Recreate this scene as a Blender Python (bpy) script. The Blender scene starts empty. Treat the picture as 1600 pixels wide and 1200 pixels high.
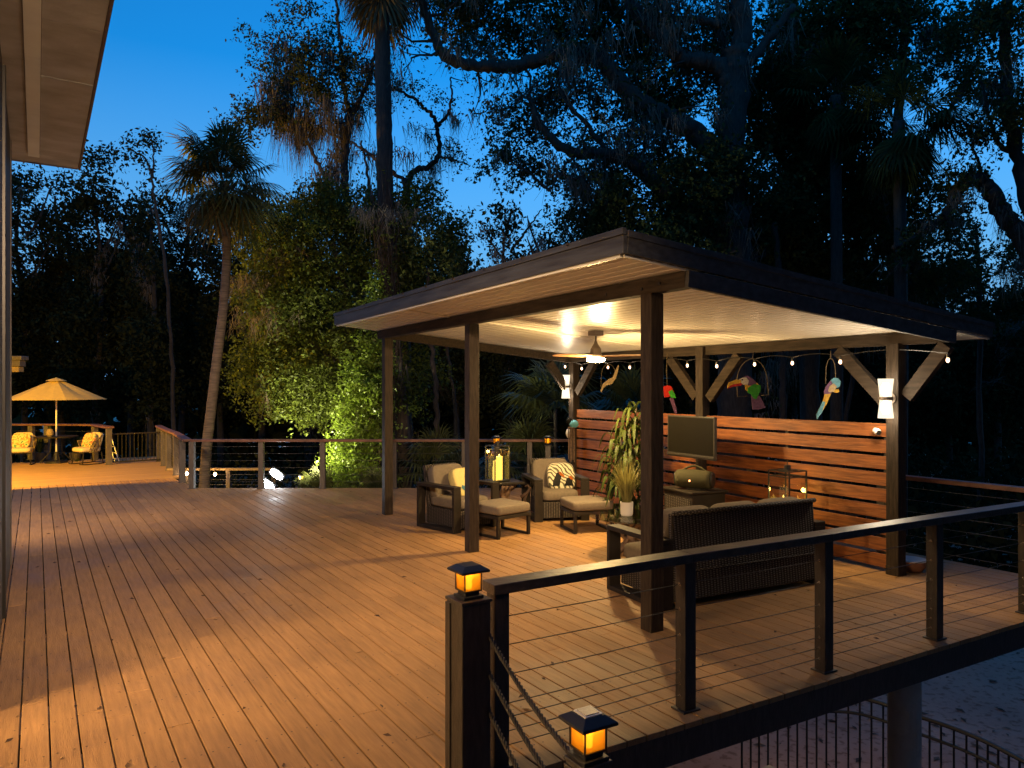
import bpy, math, random
import numpy as np
from mathutils import Vector, Matrix
random.seed(7); RNG = np.random.default_rng(11)
R = math.radians
sc = bpy.context.scene
COL = sc.collection
# ---------------------------------------------------------------- camera
FP, HZ, CH = 1150.0, 605.0, 2.02            # focal length and horizon in photo pixels, eye height above the deck
cam = bpy.data.cameras.new('camera'); camo = bpy.data.objects.new('camera', cam); COL.objects.link(camo)
camo.location = (0, 0, CH); camo.rotation_euler = (R(90), 0, 0)
cam.sensor_width = 36; cam.lens = 36*FP/1600; cam.shift_y = (HZ-600)/1600
cam.clip_start = .05; cam.clip_end = 2000
sc.camera = camo
# ---------------------------------------------------------------- sky (dusk, no sun)
w = bpy.data.worlds.new('World'); sc.world = w; w.use_nodes = True
nt = w.node_tree; bg = nt.nodes['Background']
sky = nt.nodes.new('ShaderNodeTexSky'); sky.sky_type = 'NISHITA'; sky.sun_disc = False
sky.sun_elevation = R(1.0); sky.sun_rotation = R(200); sky.altitude = 0
sky.air_density = 1.0; sky.dust_density = .2; sky.ozone_density = 4.0
tint = nt.nodes.new('ShaderNodeMix'); tint.data_type = 'RGBA'; tint.blend_type = 'MULTIPLY'; tint.inputs[0].default_value = 1
tint.inputs[7].default_value = (.13, .92, 1.04, 1)
nt.links.new(sky.outputs[0], tint.inputs[6]); 
tcw = nt.nodes.new('ShaderNodeTexCoord'); sep = nt.nodes.new('ShaderNodeSeparateXYZ'); nt.links.new(tcw.outputs['Generated'], sep.inputs[0])
mrw = nt.nodes.new('ShaderNodeMapRange'); mrw.inputs[1].default_value = .05; mrw.inputs[2].default_value = .39; mrw.inputs[3].default_value = 1; mrw.inputs[4].default_value = 0
nt.links.new(sep.outputs[2], mrw.inputs[0])
hz = nt.nodes.new('ShaderNodeMix'); hz.data_type = 'RGBA'; hz.inputs[7].default_value = (.20,.48,.92,1)
nt.links.new(mrw.outputs[0], hz.inputs[0]); nt.links.new(tint.outputs[2], hz.inputs[6]); nt.links.new(hz.outputs[2], bg.inputs[0])
bg.inputs[1].default_value = .95
SKY = bg
sc.view_settings.view_transform = 'Standard'; sc.view_settings.look = 'None'
sc.view_settings.exposure = 0; sc.view_settings.gamma = 1
sc.render.engine = 'CYCLES'

# ---------------------------------------------------------------- geometry helpers
def P(px, py, d):                            # photo pixel at depth d -> point
    return Vector(((px-800)/FP*d, d, CH-(py-HZ)/FP*d))
def G(px, py, z=0.0):                        # photo pixel on the horizontal plane z -> point
    d = (CH-z)*FP/(py-HZ); return Vector(((px-800)/FP*d, d, z))
def link(o): COL.objects.link(o); return o
def props(o, label=None, cat=None, group=None, kind=None):
    if label: o['label'] = label
    if cat: o['category'] = cat
    if group: o['group'] = group
    if kind: o['kind'] = kind
    return o
def thing(name, label, cat, loc=(0,0,0), rz=0, group=None):
    o = link(bpy.data.objects.new(name, None)); o.location = loc; o.rotation_euler = (0,0,rz)
    o.empty_display_size = .1
    return props(o, label, cat, group)
def copy_tree(o, parent=None):
    c = o.copy(); COL.objects.link(c); c.parent = parent
    for ch in list(o.children): copy_tree(ch, c)
    return c
class MB:
    def __init__(s): s.v = []; s.f = []
    def add(s, vs, fs):
        n = len(s.v); s.v += [tuple(p) for p in vs]; s.f += [tuple(i+n for i in f) for f in fs]; return s
    def box(s, c, size, rz=0, rx=0, ry=0):
        M = Matrix.Translation(c) @ Matrix.Rotation(rz,4,'Z') @ Matrix.Rotation(ry,4,'Y') @ Matrix.Rotation(rx,4,'X')
        hx, hy, hz = size[0]/2, size[1]/2, size[2]/2
        vs = [M @ Vector((x*hx, y*hy, z*hz)) for x in (-1,1) for y in (-1,1) for z in (-1,1)]
        return s.add(vs, [(0,1,3,2),(4,6,7,5),(0,4,5,1),(2,3,7,6),(0,2,6,4),(1,5,7,3)])
    def span(s, a, b):                        # box between two corners
        return s.box([(a[i]+b[i])/2 for i in range(3)], [abs(b[i]-a[i]) for i in range(3)])
    def bar(s, a, b, w, h, up=(0,0,1)):       # rectangular bar from a to b, w across, h along 'up'
        a = Vector(a); b = Vector(b); d = (b-a).normalized(); u = Vector(up)
        x = d.cross(u)
        if x.length < 1e-4: x = d.cross(Vector((0,1,0)))
        x.normalize(); z = x.cross(d).normalized()
        vs = [p + x*(i*w/2) + z*(j*h/2) for p in (a,b) for (i,j) in ((-1,-1),(1,-1),(1,1),(-1,1))]
        return s.add(vs, [(0,1,2,3),(7,6,5,4),(0,4,5,1),(1,5,6,2),(2,6,7,3),(3,7,4,0)])
    def tube(s, pts, rad, n=8, cap=True):
        pts = [Vector(p) for p in pts]; m = len(pts)
        if not hasattr(rad, '__len__'): rad = [rad]*m
        x = None; rings = []
        for i, p in enumerate(pts):
            d = (pts[min(i+1,m-1)]-pts[max(i-1,0)])
            d = d.normalized() if d.length > 1e-9 else Vector((0,0,1))
            if x is None:
                x = d.cross(Vector((0,0,1)))
                if x.length < 1e-3: x = d.cross(Vector((0,1,0)))
            x = (x - d*x.dot(d)); x = x.normalized() if x.length > 1e-6 else d.orthogonal().normalized()
            y = d.cross(x)
            rings.append([p + (x*math.cos(2*math.pi*k/n) + y*math.sin(2*math.pi*k/n))*rad[i] for k in range(n)])
        vs = [q for r in rings for q in r]; fs = []
        for i in range(m-1):
            for k in range(n):
                a = i*n+k; b = i*n+(k+1)%n; fs.append((a, b, b+n, a+n))
        if cap: fs.append(tuple(range(n-1,-1,-1))); fs.append(tuple((m-1)*n+k for k in range(n)))
        return s.add(vs, fs)
    def lathe(s, prof, c=(0,0,0), n=20, sx=1, sy=1, rot=0):
        vs = []; fs = []; m = len(prof)
        for (r, z) in prof:
            for k in range(n):
                a = 2*math.pi*k/n + rot; vs.append((c[0]+r*sx*math.cos(a), c[1]+r*sy*math.sin(a), c[2]+z))
        for i in range(m-1):
            for k in range(n):
                a = i*n+k; b = i*n+(k+1)%n; fs.append((a, b, b+n, a+n))
        fs.append(tuple(range(n-1,-1,-1))); fs.append(tuple((m-1)*n+k for k in range(n)))
        return s.add(vs, fs)
    def puff(s, c, size, e=.35, rz=0, rx=0, ry=0, nu=28, nv=16, pinch=0):   # superellipsoid cushion
        M = Matrix.Translation(c) @ Matrix.Rotation(rz,4,'Z') @ Matrix.Rotation(ry,4,'Y') @ Matrix.Rotation(rx,4,'X')
        f = lambda t, q: math.copysign(abs(t)**q, t)
        vs = []; fs = []
        for j in range(nv+1):
            ph = -math.pi/2 + math.pi*j/nv
            for i in range(nu):
                th = 2*math.pi*i/nu
                cz = f(math.cos(ph), e)
                x = cz*f(math.cos(th), e); y = cz*f(math.sin(th), e); z = f(math.sin(ph), e*1.6)
                if pinch:
                    x *= 1-pinch*(1-abs(y)**2)*.5; y *= 1-pinch*(1-abs(x)**2)*.5
                    z *= (1-.75*max(abs(x),abs(y))**3)
                vs.append(M @ Vector((x*size[0]/2, y*size[1]/2, z*size[2]/2)))
        for j in range(nv):
            for i in range(nu):
                a = j*nu+i; b = j*nu+(i+1)%nu; fs.append((a, b, b+nu, a+nu))
        return s.add(vs, fs)
    def build(s, name, mat, parent=None, smooth=False, bevel=0, seg=2, label=None):
        me = bpy.data.meshes.new(name); me.from_pydata(s.v, [], s.f); me.validate(); me.update()
        o = link(bpy.data.objects.new(name, me)); o.parent = parent
        if mat: me.materials.append(mat)
        if smooth: me.polygons.foreach_set('use_smooth', [True]*len(me.polygons))
        if bevel:
            m = o.modifiers.new('bevel', 'BEVEL'); m.width = bevel; m.segments = seg; m.limit_method = 'ANGLE'; m.angle_limit = R(40)
        if label: o['label'] = label
        return o
def from_np(name, V, F, mat, parent=None, smooth=False):   # V (n,3), F (m,k) numpy
    me = bpy.data.meshes.new(name); k = F.shape[1]
    me.vertices.add(len(V)); me.vertices.foreach_set('co', V.astype(np.float32).ravel())
    me.loops.add(F.size); me.loops.foreach_set('vertex_index', F.astype(np.int32).ravel())
    me.polygons.add(len(F)); me.polygons.foreach_set('loop_start', np.arange(0, F.size, k, dtype=np.int32))
    me.update(calc_edges=True); me.validate()
    o = link(bpy.data.objects.new(name, me)); o.parent = parent; me.materials.append(mat)
    if smooth: me.polygons.foreach_set('use_smooth', [True]*len(me.polygons))
    return o

# ---------------------------------------------------------------- materials
def mat(name, col, rough=.6, metal=0, spec=.5, var=0, scale=8, stretch=(1,1,1), bump=0, bscale=None, col2=None,
        emit=None, es=0, trans=0, alpha=1, island=0, patch=0, coat=0, tsl=0, ior=None, detail=4):
    m = bpy.data.materials.new(name); m.use_nodes = True; t = m.node_tree; N = t.nodes; L = t.links
    b = N['Principled BSDF']; b.inputs['Base Color'].default_value = (*col, 1); b.inputs['Roughness'].default_value = rough
    b.inputs['Metallic'].default_value = metal; b.inputs['Specular IOR Level'].default_value = spec
    if ior: b.inputs['IOR'].default_value = ior
    if coat: b.inputs['Coat Weight'].default_value = coat
    if trans: b.inputs['Transmission Weight'].default_value = trans
    if alpha < 1: b.inputs['Alpha'].default_value = alpha
    if emit: b.inputs['Emission Color'].default_value = (*emit, 1); b.inputs['Emission Strength'].default_value = es
    src = None
    if var or bump or col2:
        tc = N.new('ShaderNodeTexCoord'); mp = N.new('ShaderNodeMapping'); mp.inputs['Scale'].default_value = stretch
        L.new(tc.outputs['Object'], mp.inputs[0])
        nz = N.new('ShaderNodeTexNoise'); nz.inputs['Scale'].default_value = scale; nz.inputs['Detail'].default_value = detail
        L.new(mp.outputs[0], nz.inputs['Vector'])
        if var or col2:
            rp = N.new('ShaderNodeValToRGB'); c2 = col2 or tuple(c*(1-var) for c in col)
            rp.color_ramp.elements[0].position = .32; rp.color_ramp.elements[1].position = .68
            rp.color_ramp.elements[0].color = (*c2, 1); rp.color_ramp.elements[1].color = (*(min(1,c*(1+var*.5)) for c in col), 1)
            L.new(nz.outputs[0], rp.inputs[0]); src = rp.outputs[0]
        if bump:
            bn = N.new('ShaderNodeBump'); bn.inputs['Strength'].default_value = bump; bn.inputs['Distance'].default_value = .01
            if bscale:
                n2 = N.new('ShaderNodeTexNoise'); n2.inputs['Scale'].default_value = bscale; n2.inputs['Detail'].default_value = 3
                L.new(mp.outputs[0], n2.inputs['Vector']); L.new(n2.outputs[0], bn.inputs['Height'])
            else: L.new(nz.outputs[0], bn.inputs['Height'])
            L.new(bn.outputs[0], b.inputs['Normal'])
    if island:
        ge = N.new('ShaderNodeNewGeometry'); hs = N.new('ShaderNodeHueSaturation')
        mr = N.new('ShaderNodeMapRange'); mr.inputs[3].default_value = 1-island; mr.inputs[4].default_value = 1+island
        L.new(ge.outputs['Random Per Island'], mr.inputs[0]); L.new(mr.outputs[0], hs.inputs['Value'])
        if src: L.new(src, hs.inputs['Color'])
        else: hs.inputs['Color'].default_value = (*col, 1)
        src = hs.outputs[0]
    if patch:
        tc2 = N.new('ShaderNodeTexCoord'); pn = N.new('ShaderNodeTexNoise'); pn.inputs['Scale'].default_value = .9; pn.inputs['Detail'].default_value = 7; pn.inputs['Roughness'].default_value = .62
        L.new(tc2.outputs['Object'], pn.inputs['Vector']); pr = N.new('ShaderNodeMapRange'); pr.inputs[1].default_value = .35; pr.inputs[2].default_value = .65; pr.inputs[3].default_value = 1-patch; pr.inputs[4].default_value = 1+patch*.35
        L.new(pn.outputs[0], pr.inputs[0]); h2 = N.new('ShaderNodeHueSaturation'); L.new(pr.outputs[0], h2.inputs['Value']); L.new(src, h2.inputs['Color']); src = h2.outputs[0]
        rr = N.new('ShaderNodeMapRange'); rr.inputs[1].default_value = .35; rr.inputs[2].default_value = .65; rr.inputs[3].default_value = rough-.16; rr.inputs[4].default_value = rough+.12; L.new(pn.outputs[0], rr.inputs[0]); L.new(rr.outputs[0], b.inputs['Roughness'])
    if src: L.new(src, b.inputs['Base Color'])
    if tsl:
        tr = N.new('ShaderNodeBsdfTranslucent'); mx = N.new('ShaderNodeMixShader'); mx.inputs[0].default_value = tsl
        tr.inputs[0].default_value = (*(min(1,c*1.3) for c in col), 1)
        if src: L.new(src, tr.inputs[0])
        L.new(b.outputs[0], mx.inputs[1]); L.new(tr.outputs[0], mx.inputs[2]); L.new(mx.outputs[0], N['Material Output'].inputs[0])
    return m
def emis(name, col, s):
    m = bpy.data.materials.new(name); m.use_nodes = True; N = m.node_tree.nodes
    b = N['Principled BSDF']; b.inputs['Base Color'].default_value = (.8,.8,.8,1)
    b.inputs['Emission Color'].default_value = (*col,1); b.inputs['Emission Strength'].default_value = s
    return m
M = {}
M['deck'] = mat('deck_wood', (.37,.205,.080), .66, var=.20, scale=6, stretch=(6,.5,6), bump=.35, bscale=30, island=.13, patch=.22, spec=.35, detail=6)
M['deck_old'] = mat('side_deck_wood', (.40,.23,.07), .6, var=.2, scale=5, stretch=(.5,5,5), bump=.3, bscale=26, island=.1)
M['under'] = mat('deck_joists', (.02,.017,.014), .9)
M['black'] = mat('black_stained_wood', (.040,.032,.027), .5, var=.45, scale=9, stretch=(4,4,1), bump=.35, bscale=30)
M['blackrail'] = mat('black_rail_wood', (.06,.046,.036), .42, var=.5, scale=6, stretch=(1,4,4), bump=.4, bscale=22)
M['post'] = mat('brown_stained_timber', (.038,.027,.019), .6, spec=.2, var=.5, scale=7, stretch=(6,6,.8), bump=.5, bscale=18, col2=(.020,.014,.010))
M['beam'] = mat('weathered_beam_timber', (.042,.031,.023), .75, spec=.15, var=.5, scale=6, stretch=(5,.6,5), bump=.4, bscale=18, col2=(.022,.017,.013))
M['fascia'] = mat('charcoal_fascia_board', (.050,.052,.056), .6, var=.5, scale=4, stretch=(3,.4,5), bump=.4, bscale=14, col2=(.028,.025,.025))
M['ceiling'] = mat('white_ribbed_metal', (.76,.72,.65), .32, var=.05, scale=2, spec=.6)
M['trim'] = mat('white_trim', (.7,.68,.62), .4)
M['slat'] = mat('cedar_slats', (.27,.088,.020), .5, var=.6, scale=6, stretch=(5,.55,7), bump=.5, bscale=16, col2=(.15,.042,.011), island=.26, detail=7)
M['handrail'] = mat('reddish_handrail', (.16,.07,.045), .5, var=.4, scale=7, stretch=(1,1,1), bump=.2)
M['greypost'] = mat('grey_brown_post', (.10,.083,.07), .6, var=.3, scale=8, stretch=(4,4,1), bump=.3)
M['cable'] = mat('steel_cable', (.10,.095,.09), .5, metal=.6)
M['bolt'] = mat('steel_bolt', (.6,.6,.6), .25, metal=1)
M['rope'] = mat('dark_rope', (.03,.025,.022), .8, bump=.3, scale=60)
M['metalblk'] = mat('black_metal', (.012,.012,.013), .4, spec=.5)
M['cap'] = mat('lamp_cap_metal', (.016,.016,.02), .45, spec=.3)
M['solar'] = mat('solar_panel', (.35,.31,.27), .25, var=.3, scale=40)
def amber():
    m = bpy.data.materials.new('amber_pane'); m.use_nodes = True; N = m.node_tree.nodes; L = m.node_tree.links
    tr = N.new('ShaderNodeBsdfTransparent'); tr.inputs[0].default_value = (1,.78,.38,1); tl = N.new('ShaderNodeBsdfTranslucent'); tl.inputs[0].default_value = (.75,.45,.10,1)
    mx = N.new('ShaderNodeMixShader'); mx.inputs[0].default_value = .38; L.new(tr.outputs[0], mx.inputs[1]); L.new(tl.outputs[0], mx.inputs[2]); L.new(mx.outputs[0], N['Material Output'].inputs[0]); return m
M['amber'] = amber()
M['flame'] = emis('lamp_flame', (1,.62,.08), 3.0)
M['fabric'] = mat('taupe_cushion_fabric', (.165,.137,.108), .9, var=.12, scale=30, bump=.25, bscale=260, spec=.2)
M['frame'] = mat('dark_aluminium_frame', (.024,.019,.015), .6, spec=.18, var=.3, scale=6, bump=.1)
def wicker():
    m = bpy.data.materials.new('woven_wicker'); m.use_nodes = True; t = m.node_tree; N = t.nodes; L = t.links
    b = N['Principled BSDF']; b.inputs['Roughness'].default_value = .6; b.inputs['Specular IOR Level'].default_value = .2
    tc = N.new('ShaderNodeTexCoord'); sx = N.new('ShaderNodeSeparateXYZ'); L.new(tc.outputs['Object'], sx.inputs[0])
    def stripe(sock, k, ph=None):
        a = N.new('ShaderNodeMath'); a.operation = 'MULTIPLY'; a.inputs[1].default_value = k; L.new(sock, a.inputs[0]); o = a.outputs[0]
        if ph is not None: q = N.new('ShaderNodeMath'); q.operation = 'ADD'; L.new(o, q.inputs[0]); L.new(ph, q.inputs[1]); o = q.outputs[0]
        s_ = N.new('ShaderNodeMath'); s_.operation = 'SINE'; L.new(o, s_.inputs[0]); return s_.outputs[0]
    ad = N.new('ShaderNodeMath'); ad.operation = 'ADD'; L.new(sx.outputs[0], ad.inputs[0]); L.new(sx.outputs[1], ad.inputs[1])
    cx = stripe(ad.outputs[0], 165)
    sg = N.new('ShaderNodeMath'); sg.operation = 'SIGN'; L.new(stripe(ad.outputs[0], 82.5), sg.inputs[0])
    ph = N.new('ShaderNodeMath'); ph.operation = 'MULTIPLY'; ph.inputs[1].default_value = 1.57; L.new(sg.outputs[0], ph.inputs[0])
    cz = stripe(sx.outputs[2], 300, ph.outputs[0])
    mu = N.new('ShaderNodeMath'); mu.operation = 'MULTIPLY_ADD'; mu.inputs[1].default_value = .5; mu.inputs[2].default_value = .5; L.new(cz, mu.inputs[0])
    mv = N.new('ShaderNodeMath'); mv.operation = 'MULTIPLY_ADD'; mv.inputs[1].default_value = .5; mv.inputs[2].default_value = .5; L.new(cx, mv.inputs[0])
    h = N.new('ShaderNodeMath'); h.operation = 'MULTIPLY'; L.new(mu.outputs[0], h.inputs[0]); L.new(mv.outputs[0], h.inputs[1])
    rp = N.new('ShaderNodeValToRGB'); rp.color_ramp.elements[0].color = (.012,.009,.007,1); rp.color_ramp.elements[1].color = (.15,.13,.115,1)
    L.new(h.outputs[0], rp.inputs[0]); L.new(rp.outputs[0], b.inputs['Base Color'])
    bn = N.new('ShaderNodeBump'); bn.inputs['Strength'].default_value = .9; bn.inputs['Distance'].default_value = .006
    L.new(h.outputs[0], bn.inputs['Height']); L.new(bn.outputs[0], b.inputs['Normal'])
    return m
M['wicker'] = wicker()
M['glass'] = mat('clear_glass', (.9,.95,.93), .02, trans=1, ior=1.45)
def thin_glass(name, col, op):
    m = bpy.data.materials.new(name); m.use_nodes = True; N = m.node_tree.nodes; L = m.node_tree.links
    tr = N.new('ShaderNodeBsdfTransparent'); tr.inputs[0].default_value = (*col,1); gl = N.new('ShaderNodeBsdfGlossy'); gl.inputs['Roughness'].default_value = .03
    mx = N.new('ShaderNodeMixShader'); mx.inputs[0].default_value = op
    L.new(tr.outputs[0], mx.inputs[1]); L.new(gl.outputs[0], mx.inputs[2]); L.new(mx.outputs[0], N['Material Output'].inputs[0]); return m
M['pane'] = thin_glass('lantern_glass_pane', (.97,.97,.95), .07)
M['tableglass'] = thin_glass('table_glass', (.75,.8,.78), .22)
M['candle'] = mat('wax_candle', (.75,.62,.25), .5, emit=(1,.68,.10), es=1.1)
M['white'] = mat('white_ceramic', (.75,.72,.68), .35)
M['drift'] = mat('driftwood', (.17,.105,.065), .7, var=.5, scale=18, bump=.7)
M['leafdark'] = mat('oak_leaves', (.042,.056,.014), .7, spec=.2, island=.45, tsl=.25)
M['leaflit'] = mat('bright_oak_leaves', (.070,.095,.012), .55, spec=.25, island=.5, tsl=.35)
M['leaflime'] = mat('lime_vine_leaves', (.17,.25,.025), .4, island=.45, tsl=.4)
M['leafolive'] = mat('olive_leaves', (.050,.060,.014), .7, spec=.2, island=.45, tsl=.3)
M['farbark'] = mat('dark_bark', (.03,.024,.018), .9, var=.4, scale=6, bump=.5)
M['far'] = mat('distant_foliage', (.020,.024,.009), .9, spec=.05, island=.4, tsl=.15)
M['palm'] = mat('palm_frond', (.075,.085,.025), .45, island=.4, tsl=.25)
M['palmdead'] = mat('dry_palm_frond', (.12,.095,.04), .7, island=.35, tsl=.2)
M['moss'] = mat('spanish_moss', (.17,.145,.115), .9, island=.35, tsl=.35)
M['bark'] = mat('oak_bark', (.045,.034,.026), .85, var=.5, scale=9, stretch=(3,3,.6), bump=1.0, bscale=14)
M['barkp'] = mat('palm_bark', (.15,.11,.07), .8, var=.45, scale=5, stretch=(1,1,7), bump=.9, bscale=9)
M['pot'] = mat('dark_pot', (.05,.04,.035), .6)
M['plant'] = mat('house_plant_leaves', (.050,.072,.014), .5, spec=.25, island=.35, tsl=.3)
M['grassplant'] = mat('thin_grass_leaves', (.22,.20,.06), .5, island=.35, tsl=.35)
M['concrete'] = mat('concrete', (.46,.42,.36), .85, var=.25, scale=4, bump=.3, bscale=40)
M['housewall'] = mat('house_wall_paint', (.055,.050,.045), .6, var=.2, scale=5, bump=.2)
M['soffit'] = mat('soffit_boards', (.46,.50,.51), .75, var=.22, scale=2.2, stretch=(1,1.6,1), bump=.3, bscale=20, col2=(.33,.34,.32))
M['soffitlight'] = mat('pale_soffit_trim', (.80,.88,.86), .7, var=.08, scale=3)
M['fasciared'] = mat('brown_fascia', (.08,.05,.04), .6)
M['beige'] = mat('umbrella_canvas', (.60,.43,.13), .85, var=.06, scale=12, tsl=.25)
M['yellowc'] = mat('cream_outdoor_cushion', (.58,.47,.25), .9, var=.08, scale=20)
M['blackplastic'] = mat('black_plastic', (.012,.012,.012), .4)
M['screen'] = mat('tv_screen', (.008,.007,.005), .5, spec=.1)
M['tvframe'] = mat('tv_bezel', (.03,.026,.022), .45)
M['olive'] = mat('olive_speaker_fabric', (.055,.052,.028), .8, spec=.2, bump=.3, scale=220, var=.05)
# ---------------------------------------------------------------- frames of the place
TH = R(32.87)                                  # deck boards run along local +Y of this frame
def D2W(v, u, z=0): return Vector((v*math.cos(TH)-u*math.sin(TH), v*math.sin(TH)+u*math.cos(TH), z))
def W2D(p): return (p[0]*math.cos(TH)+p[1]*math.sin(TH), -p[0]*math.sin(TH)+p[1]*math.cos(TH))
# ---------------------------------------------------------------- ground
def ground_mat():
    m = bpy.data.materials.new('leaf_littered_ground'); m.use_nodes = True; t = m.node_tree; N = t.nodes; L = t.links
    b = N['Principled BSDF']; b.inputs['Roughness'].default_value = 1; b.inputs['Specular IOR Level'].default_value = .05
    tc = N.new('ShaderNodeTexCoord')
    n1 = N.new('ShaderNodeTexNoise'); n1.inputs['Scale'].default_value = .35; n1.inputs['Detail'].default_value = 6; L.new(tc.outputs['Object'], n1.inputs['Vector'])
    n2 = N.new('ShaderNodeTexNoise'); n2.inputs['Scale'].default_value = 9; n2.inputs['Detail'].default_value = 5; L.new(tc.outputs['Object'], n2.inputs['Vector'])
    r1 = N.new('ShaderNodeValToRGB'); r1.color_ramp.elements[0].color = (.50,.31,.24,1); r1.color_ramp.elements[1].color = (.70,.46,.36,1)
    r1.color_ramp.elements[0].position = .35; r1.color_ramp.elements[1].position = .65
    L.new(n1.outputs[0], r1.inputs[0])
    r2 = N.new('ShaderNodeValToRGB'); r2.color_ramp.elements[0].color = (.62,.58,.55,1); r2.color_ramp.elements[1].color = (1,1,1,1)
    r2.color_ramp.elements[0].position = .36; r2.color_ramp.elements[1].position = .46
    L.new(n2.outputs[0], r2.inputs[0])
    mx = N.new('ShaderNodeMix'); mx.data_type = 'RGBA'; mx.blend_type = 'MULTIPLY'; mx.inputs[0].default_value = 1
    L.new(r1.outputs[0], mx.inputs[6]); L.new(r2.outputs[0], mx.inputs[7]); L.new(mx.outputs[2], b.inputs['Base Color'])
    bn = N.new('ShaderNodeBump'); bn.inputs['Distance'].default_value = .03; L.new(n2.outputs[0], bn.inputs['Height']); L.new(bn.outputs[0], b.inputs['Normal'])
    return m
GZ = -3.1
g = MB()
n = 40
for i in range(n+1):
    for j in range(n+1):
        x = -200+400*i/n; y = -100+400*j/n; g.v.append((x, y, GZ))
g.f = [(i*(n+1)+j, (i+1)*(n+1)+j, (i+1)*(n+1)+j+1, i*(n+1)+j+1) for i in range(n) for j in range(n)]
props(g.build('ground', ground_mat()), kind='structure')
lf = MB()                                     # fallen leaves on the sand below the deck
for k in range(900):
    x = random.uniform(2, 16); y = random.uniform(6, 26); a = random.uniform(0, 6.28); s = random.uniform(.04, .11)
    lf.add([(x+s*math.cos(a), y+s*math.sin(a), GZ+.015), (x-s*.4*math.sin(a), y+s*.4*math.cos(a), GZ+.03), (x-s*math.cos(a), y-s*math.sin(a), GZ+.012), (x+s*.4*math.sin(a), y-s*.4*math.cos(a), GZ+.02)], [(0,1,2,3)])
M['litter'] = mat('dry_leaf_litter', (.14,.10,.07), .9, island=.5)
props(lf.build('leaf_litter', M['litter']), 'dry brown leaves scattered over the pale sandy ground below the deck', 'leaf litter', kind='stuff')

# ---------------------------------------------------------------- deck boards
BW, GAP, BT = .1455, .0085, .036
def clip_deck():
    mb = MB()
    far_d = 14.75
    v = -4.3; k = 0
    rng = random.Random(3)
    def urange(v):
        lo = 3.17 - (v-2.79)*.055 if v > 1.6 else 3.15
        if v < -.26: lo = 10.32
        # far edge: world y = far_d  ->  v*sin + u*cos = far_d ; left of the kink the rail runs on to the seam
        hi = (far_d - v*math.sin(TH))/math.cos(TH)
        # diagonal left rail from (-6.42,14.75) to (-9.6,20): seen as v range below
        vk, uk = W2D((-6.42, far_d))
        hi = min(hi, 17.9)
        if v < vk: hi = min(17.9, uk + (vk - v)*9.0) if False else 17.9
        return lo, hi
    while v < 8.8:
        v0, v1 = v+GAP/2, v+BW-GAP/2
        a0, b0 = urange(v0); a1, b1 = urange(v1)
        if v0 < -.26 <= v1: a1 = a0; mb.span((-.249, 3.15, -BT), (v1, 10.314, 0))
        # butt joints
        L0 = a0; cuts = []
        p = a0 + rng.uniform(.6, 4.2)
        while p < min(b0, b1)-.5: cuts.append(p); p += rng.choice((3.05, 3.66, 4.27, 4.9))
        segs = [(a0, a1)] + [(c, c) for c in cuts] + [(b0, b1)]
        for s in range(len(segs)-1):
            (s0, s1), (e0, e1) = segs[s], segs[s+1]
            g0 = .002 if s else 0; g1 = .002 if s < len(segs)-2 else 0
            dz = rng.uniform(-.0012, .0012); t = rng.uniform(-.0006, .0006)
            mb.add([(v0, s0+g0, -BT+dz), (v1, s1+g0, -BT+dz), (v1, e1-g1, -BT+dz), (v0, e0-g1, -BT+dz),
                    (v0, s0+g0, dz-t), (v1, s1+g0, dz+t), (v1, e1-g1, dz+t), (v0, e0-g1, dz-t)],
                   [(0,3,2,1),(4,5,6,7),(0,1,5,4),(1,2,6,5),(2,3,7,6),(3,0,4,7)])
        v += BW; k += 1
    return mb
dk = clip_deck().build('deck', M['deck'], bevel=.003, seg=1); dk.rotation_euler = (0,0,TH); props(dk, kind='structure')
# screw heads along the joists and a few fallen leaves
sm = MB(); v = -4.3; rs = random.Random(6)
while v < 8.8:
    for u in np.arange(3.42, 12.0, .45):
        if v > -.26:
            for dv in (.030, BW-.030):
                x, y = v+dv+rs.uniform(-.004,.004), u+rs.uniform(-.006,.006); r = .0048
                sm.add([(x-r,y-r,.0022),(x+r,y-r,.0022),(x+r,y+r,.0022),(x-r,y+r,.0022)], [(0,1,2,3)])
    v += BW
M['screw'] = mat('rusty_screw_head', (.05,.03,.018), .6); o = sm.build('deck_screws', M['screw']); o.rotation_euler = (0,0,TH); props(o, kind='structure')
dl = MB()
for k in range(150):
    v_, u_ = rs.uniform(-.2, 8.4), 3.3+rs.random()**1.6*11; a = rs.uniform(0,6.28); s = rs.uniform(.012,.035); p = D2W(v_, u_)
    ca, sa = math.cos(a)*s, math.sin(a)*s
    dl.add([(p.x+ca,p.y+sa,.004),(p.x-sa*.35,p.y+ca*.35,.012),(p.x-ca,p.y-sa,.006),(p.x+sa*.35,p.y-ca*.35,.003)], [(0,1,2,3)])
M['deckleaf'] = mat('dry_leaf', (.06,.03,.015), .8, island=.5)
props(dl.build('fallen_leaves', M['deckleaf']), 'small dry brown leaves and twigs scattered over the deck boards', 'leaves', kind='stuff')
# joists and rim under the boards
un = MB()
for u in np.arange(3.4, 17.6, .9):
    un.span((-.2, u, -.22), (8.75 if u < 9 else 8.75-(u-9)*1.2, u+.045, -BT-.004))
for vv in (1.9, 5.2, 8.5): un.span((vv, 3.3, -.40), (vv+.09, 11.0, -.226))
o = un.build('deck_joists', M['under']); o.rotation_euler = (0,0,TH); props(o, kind='structure')
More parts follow.
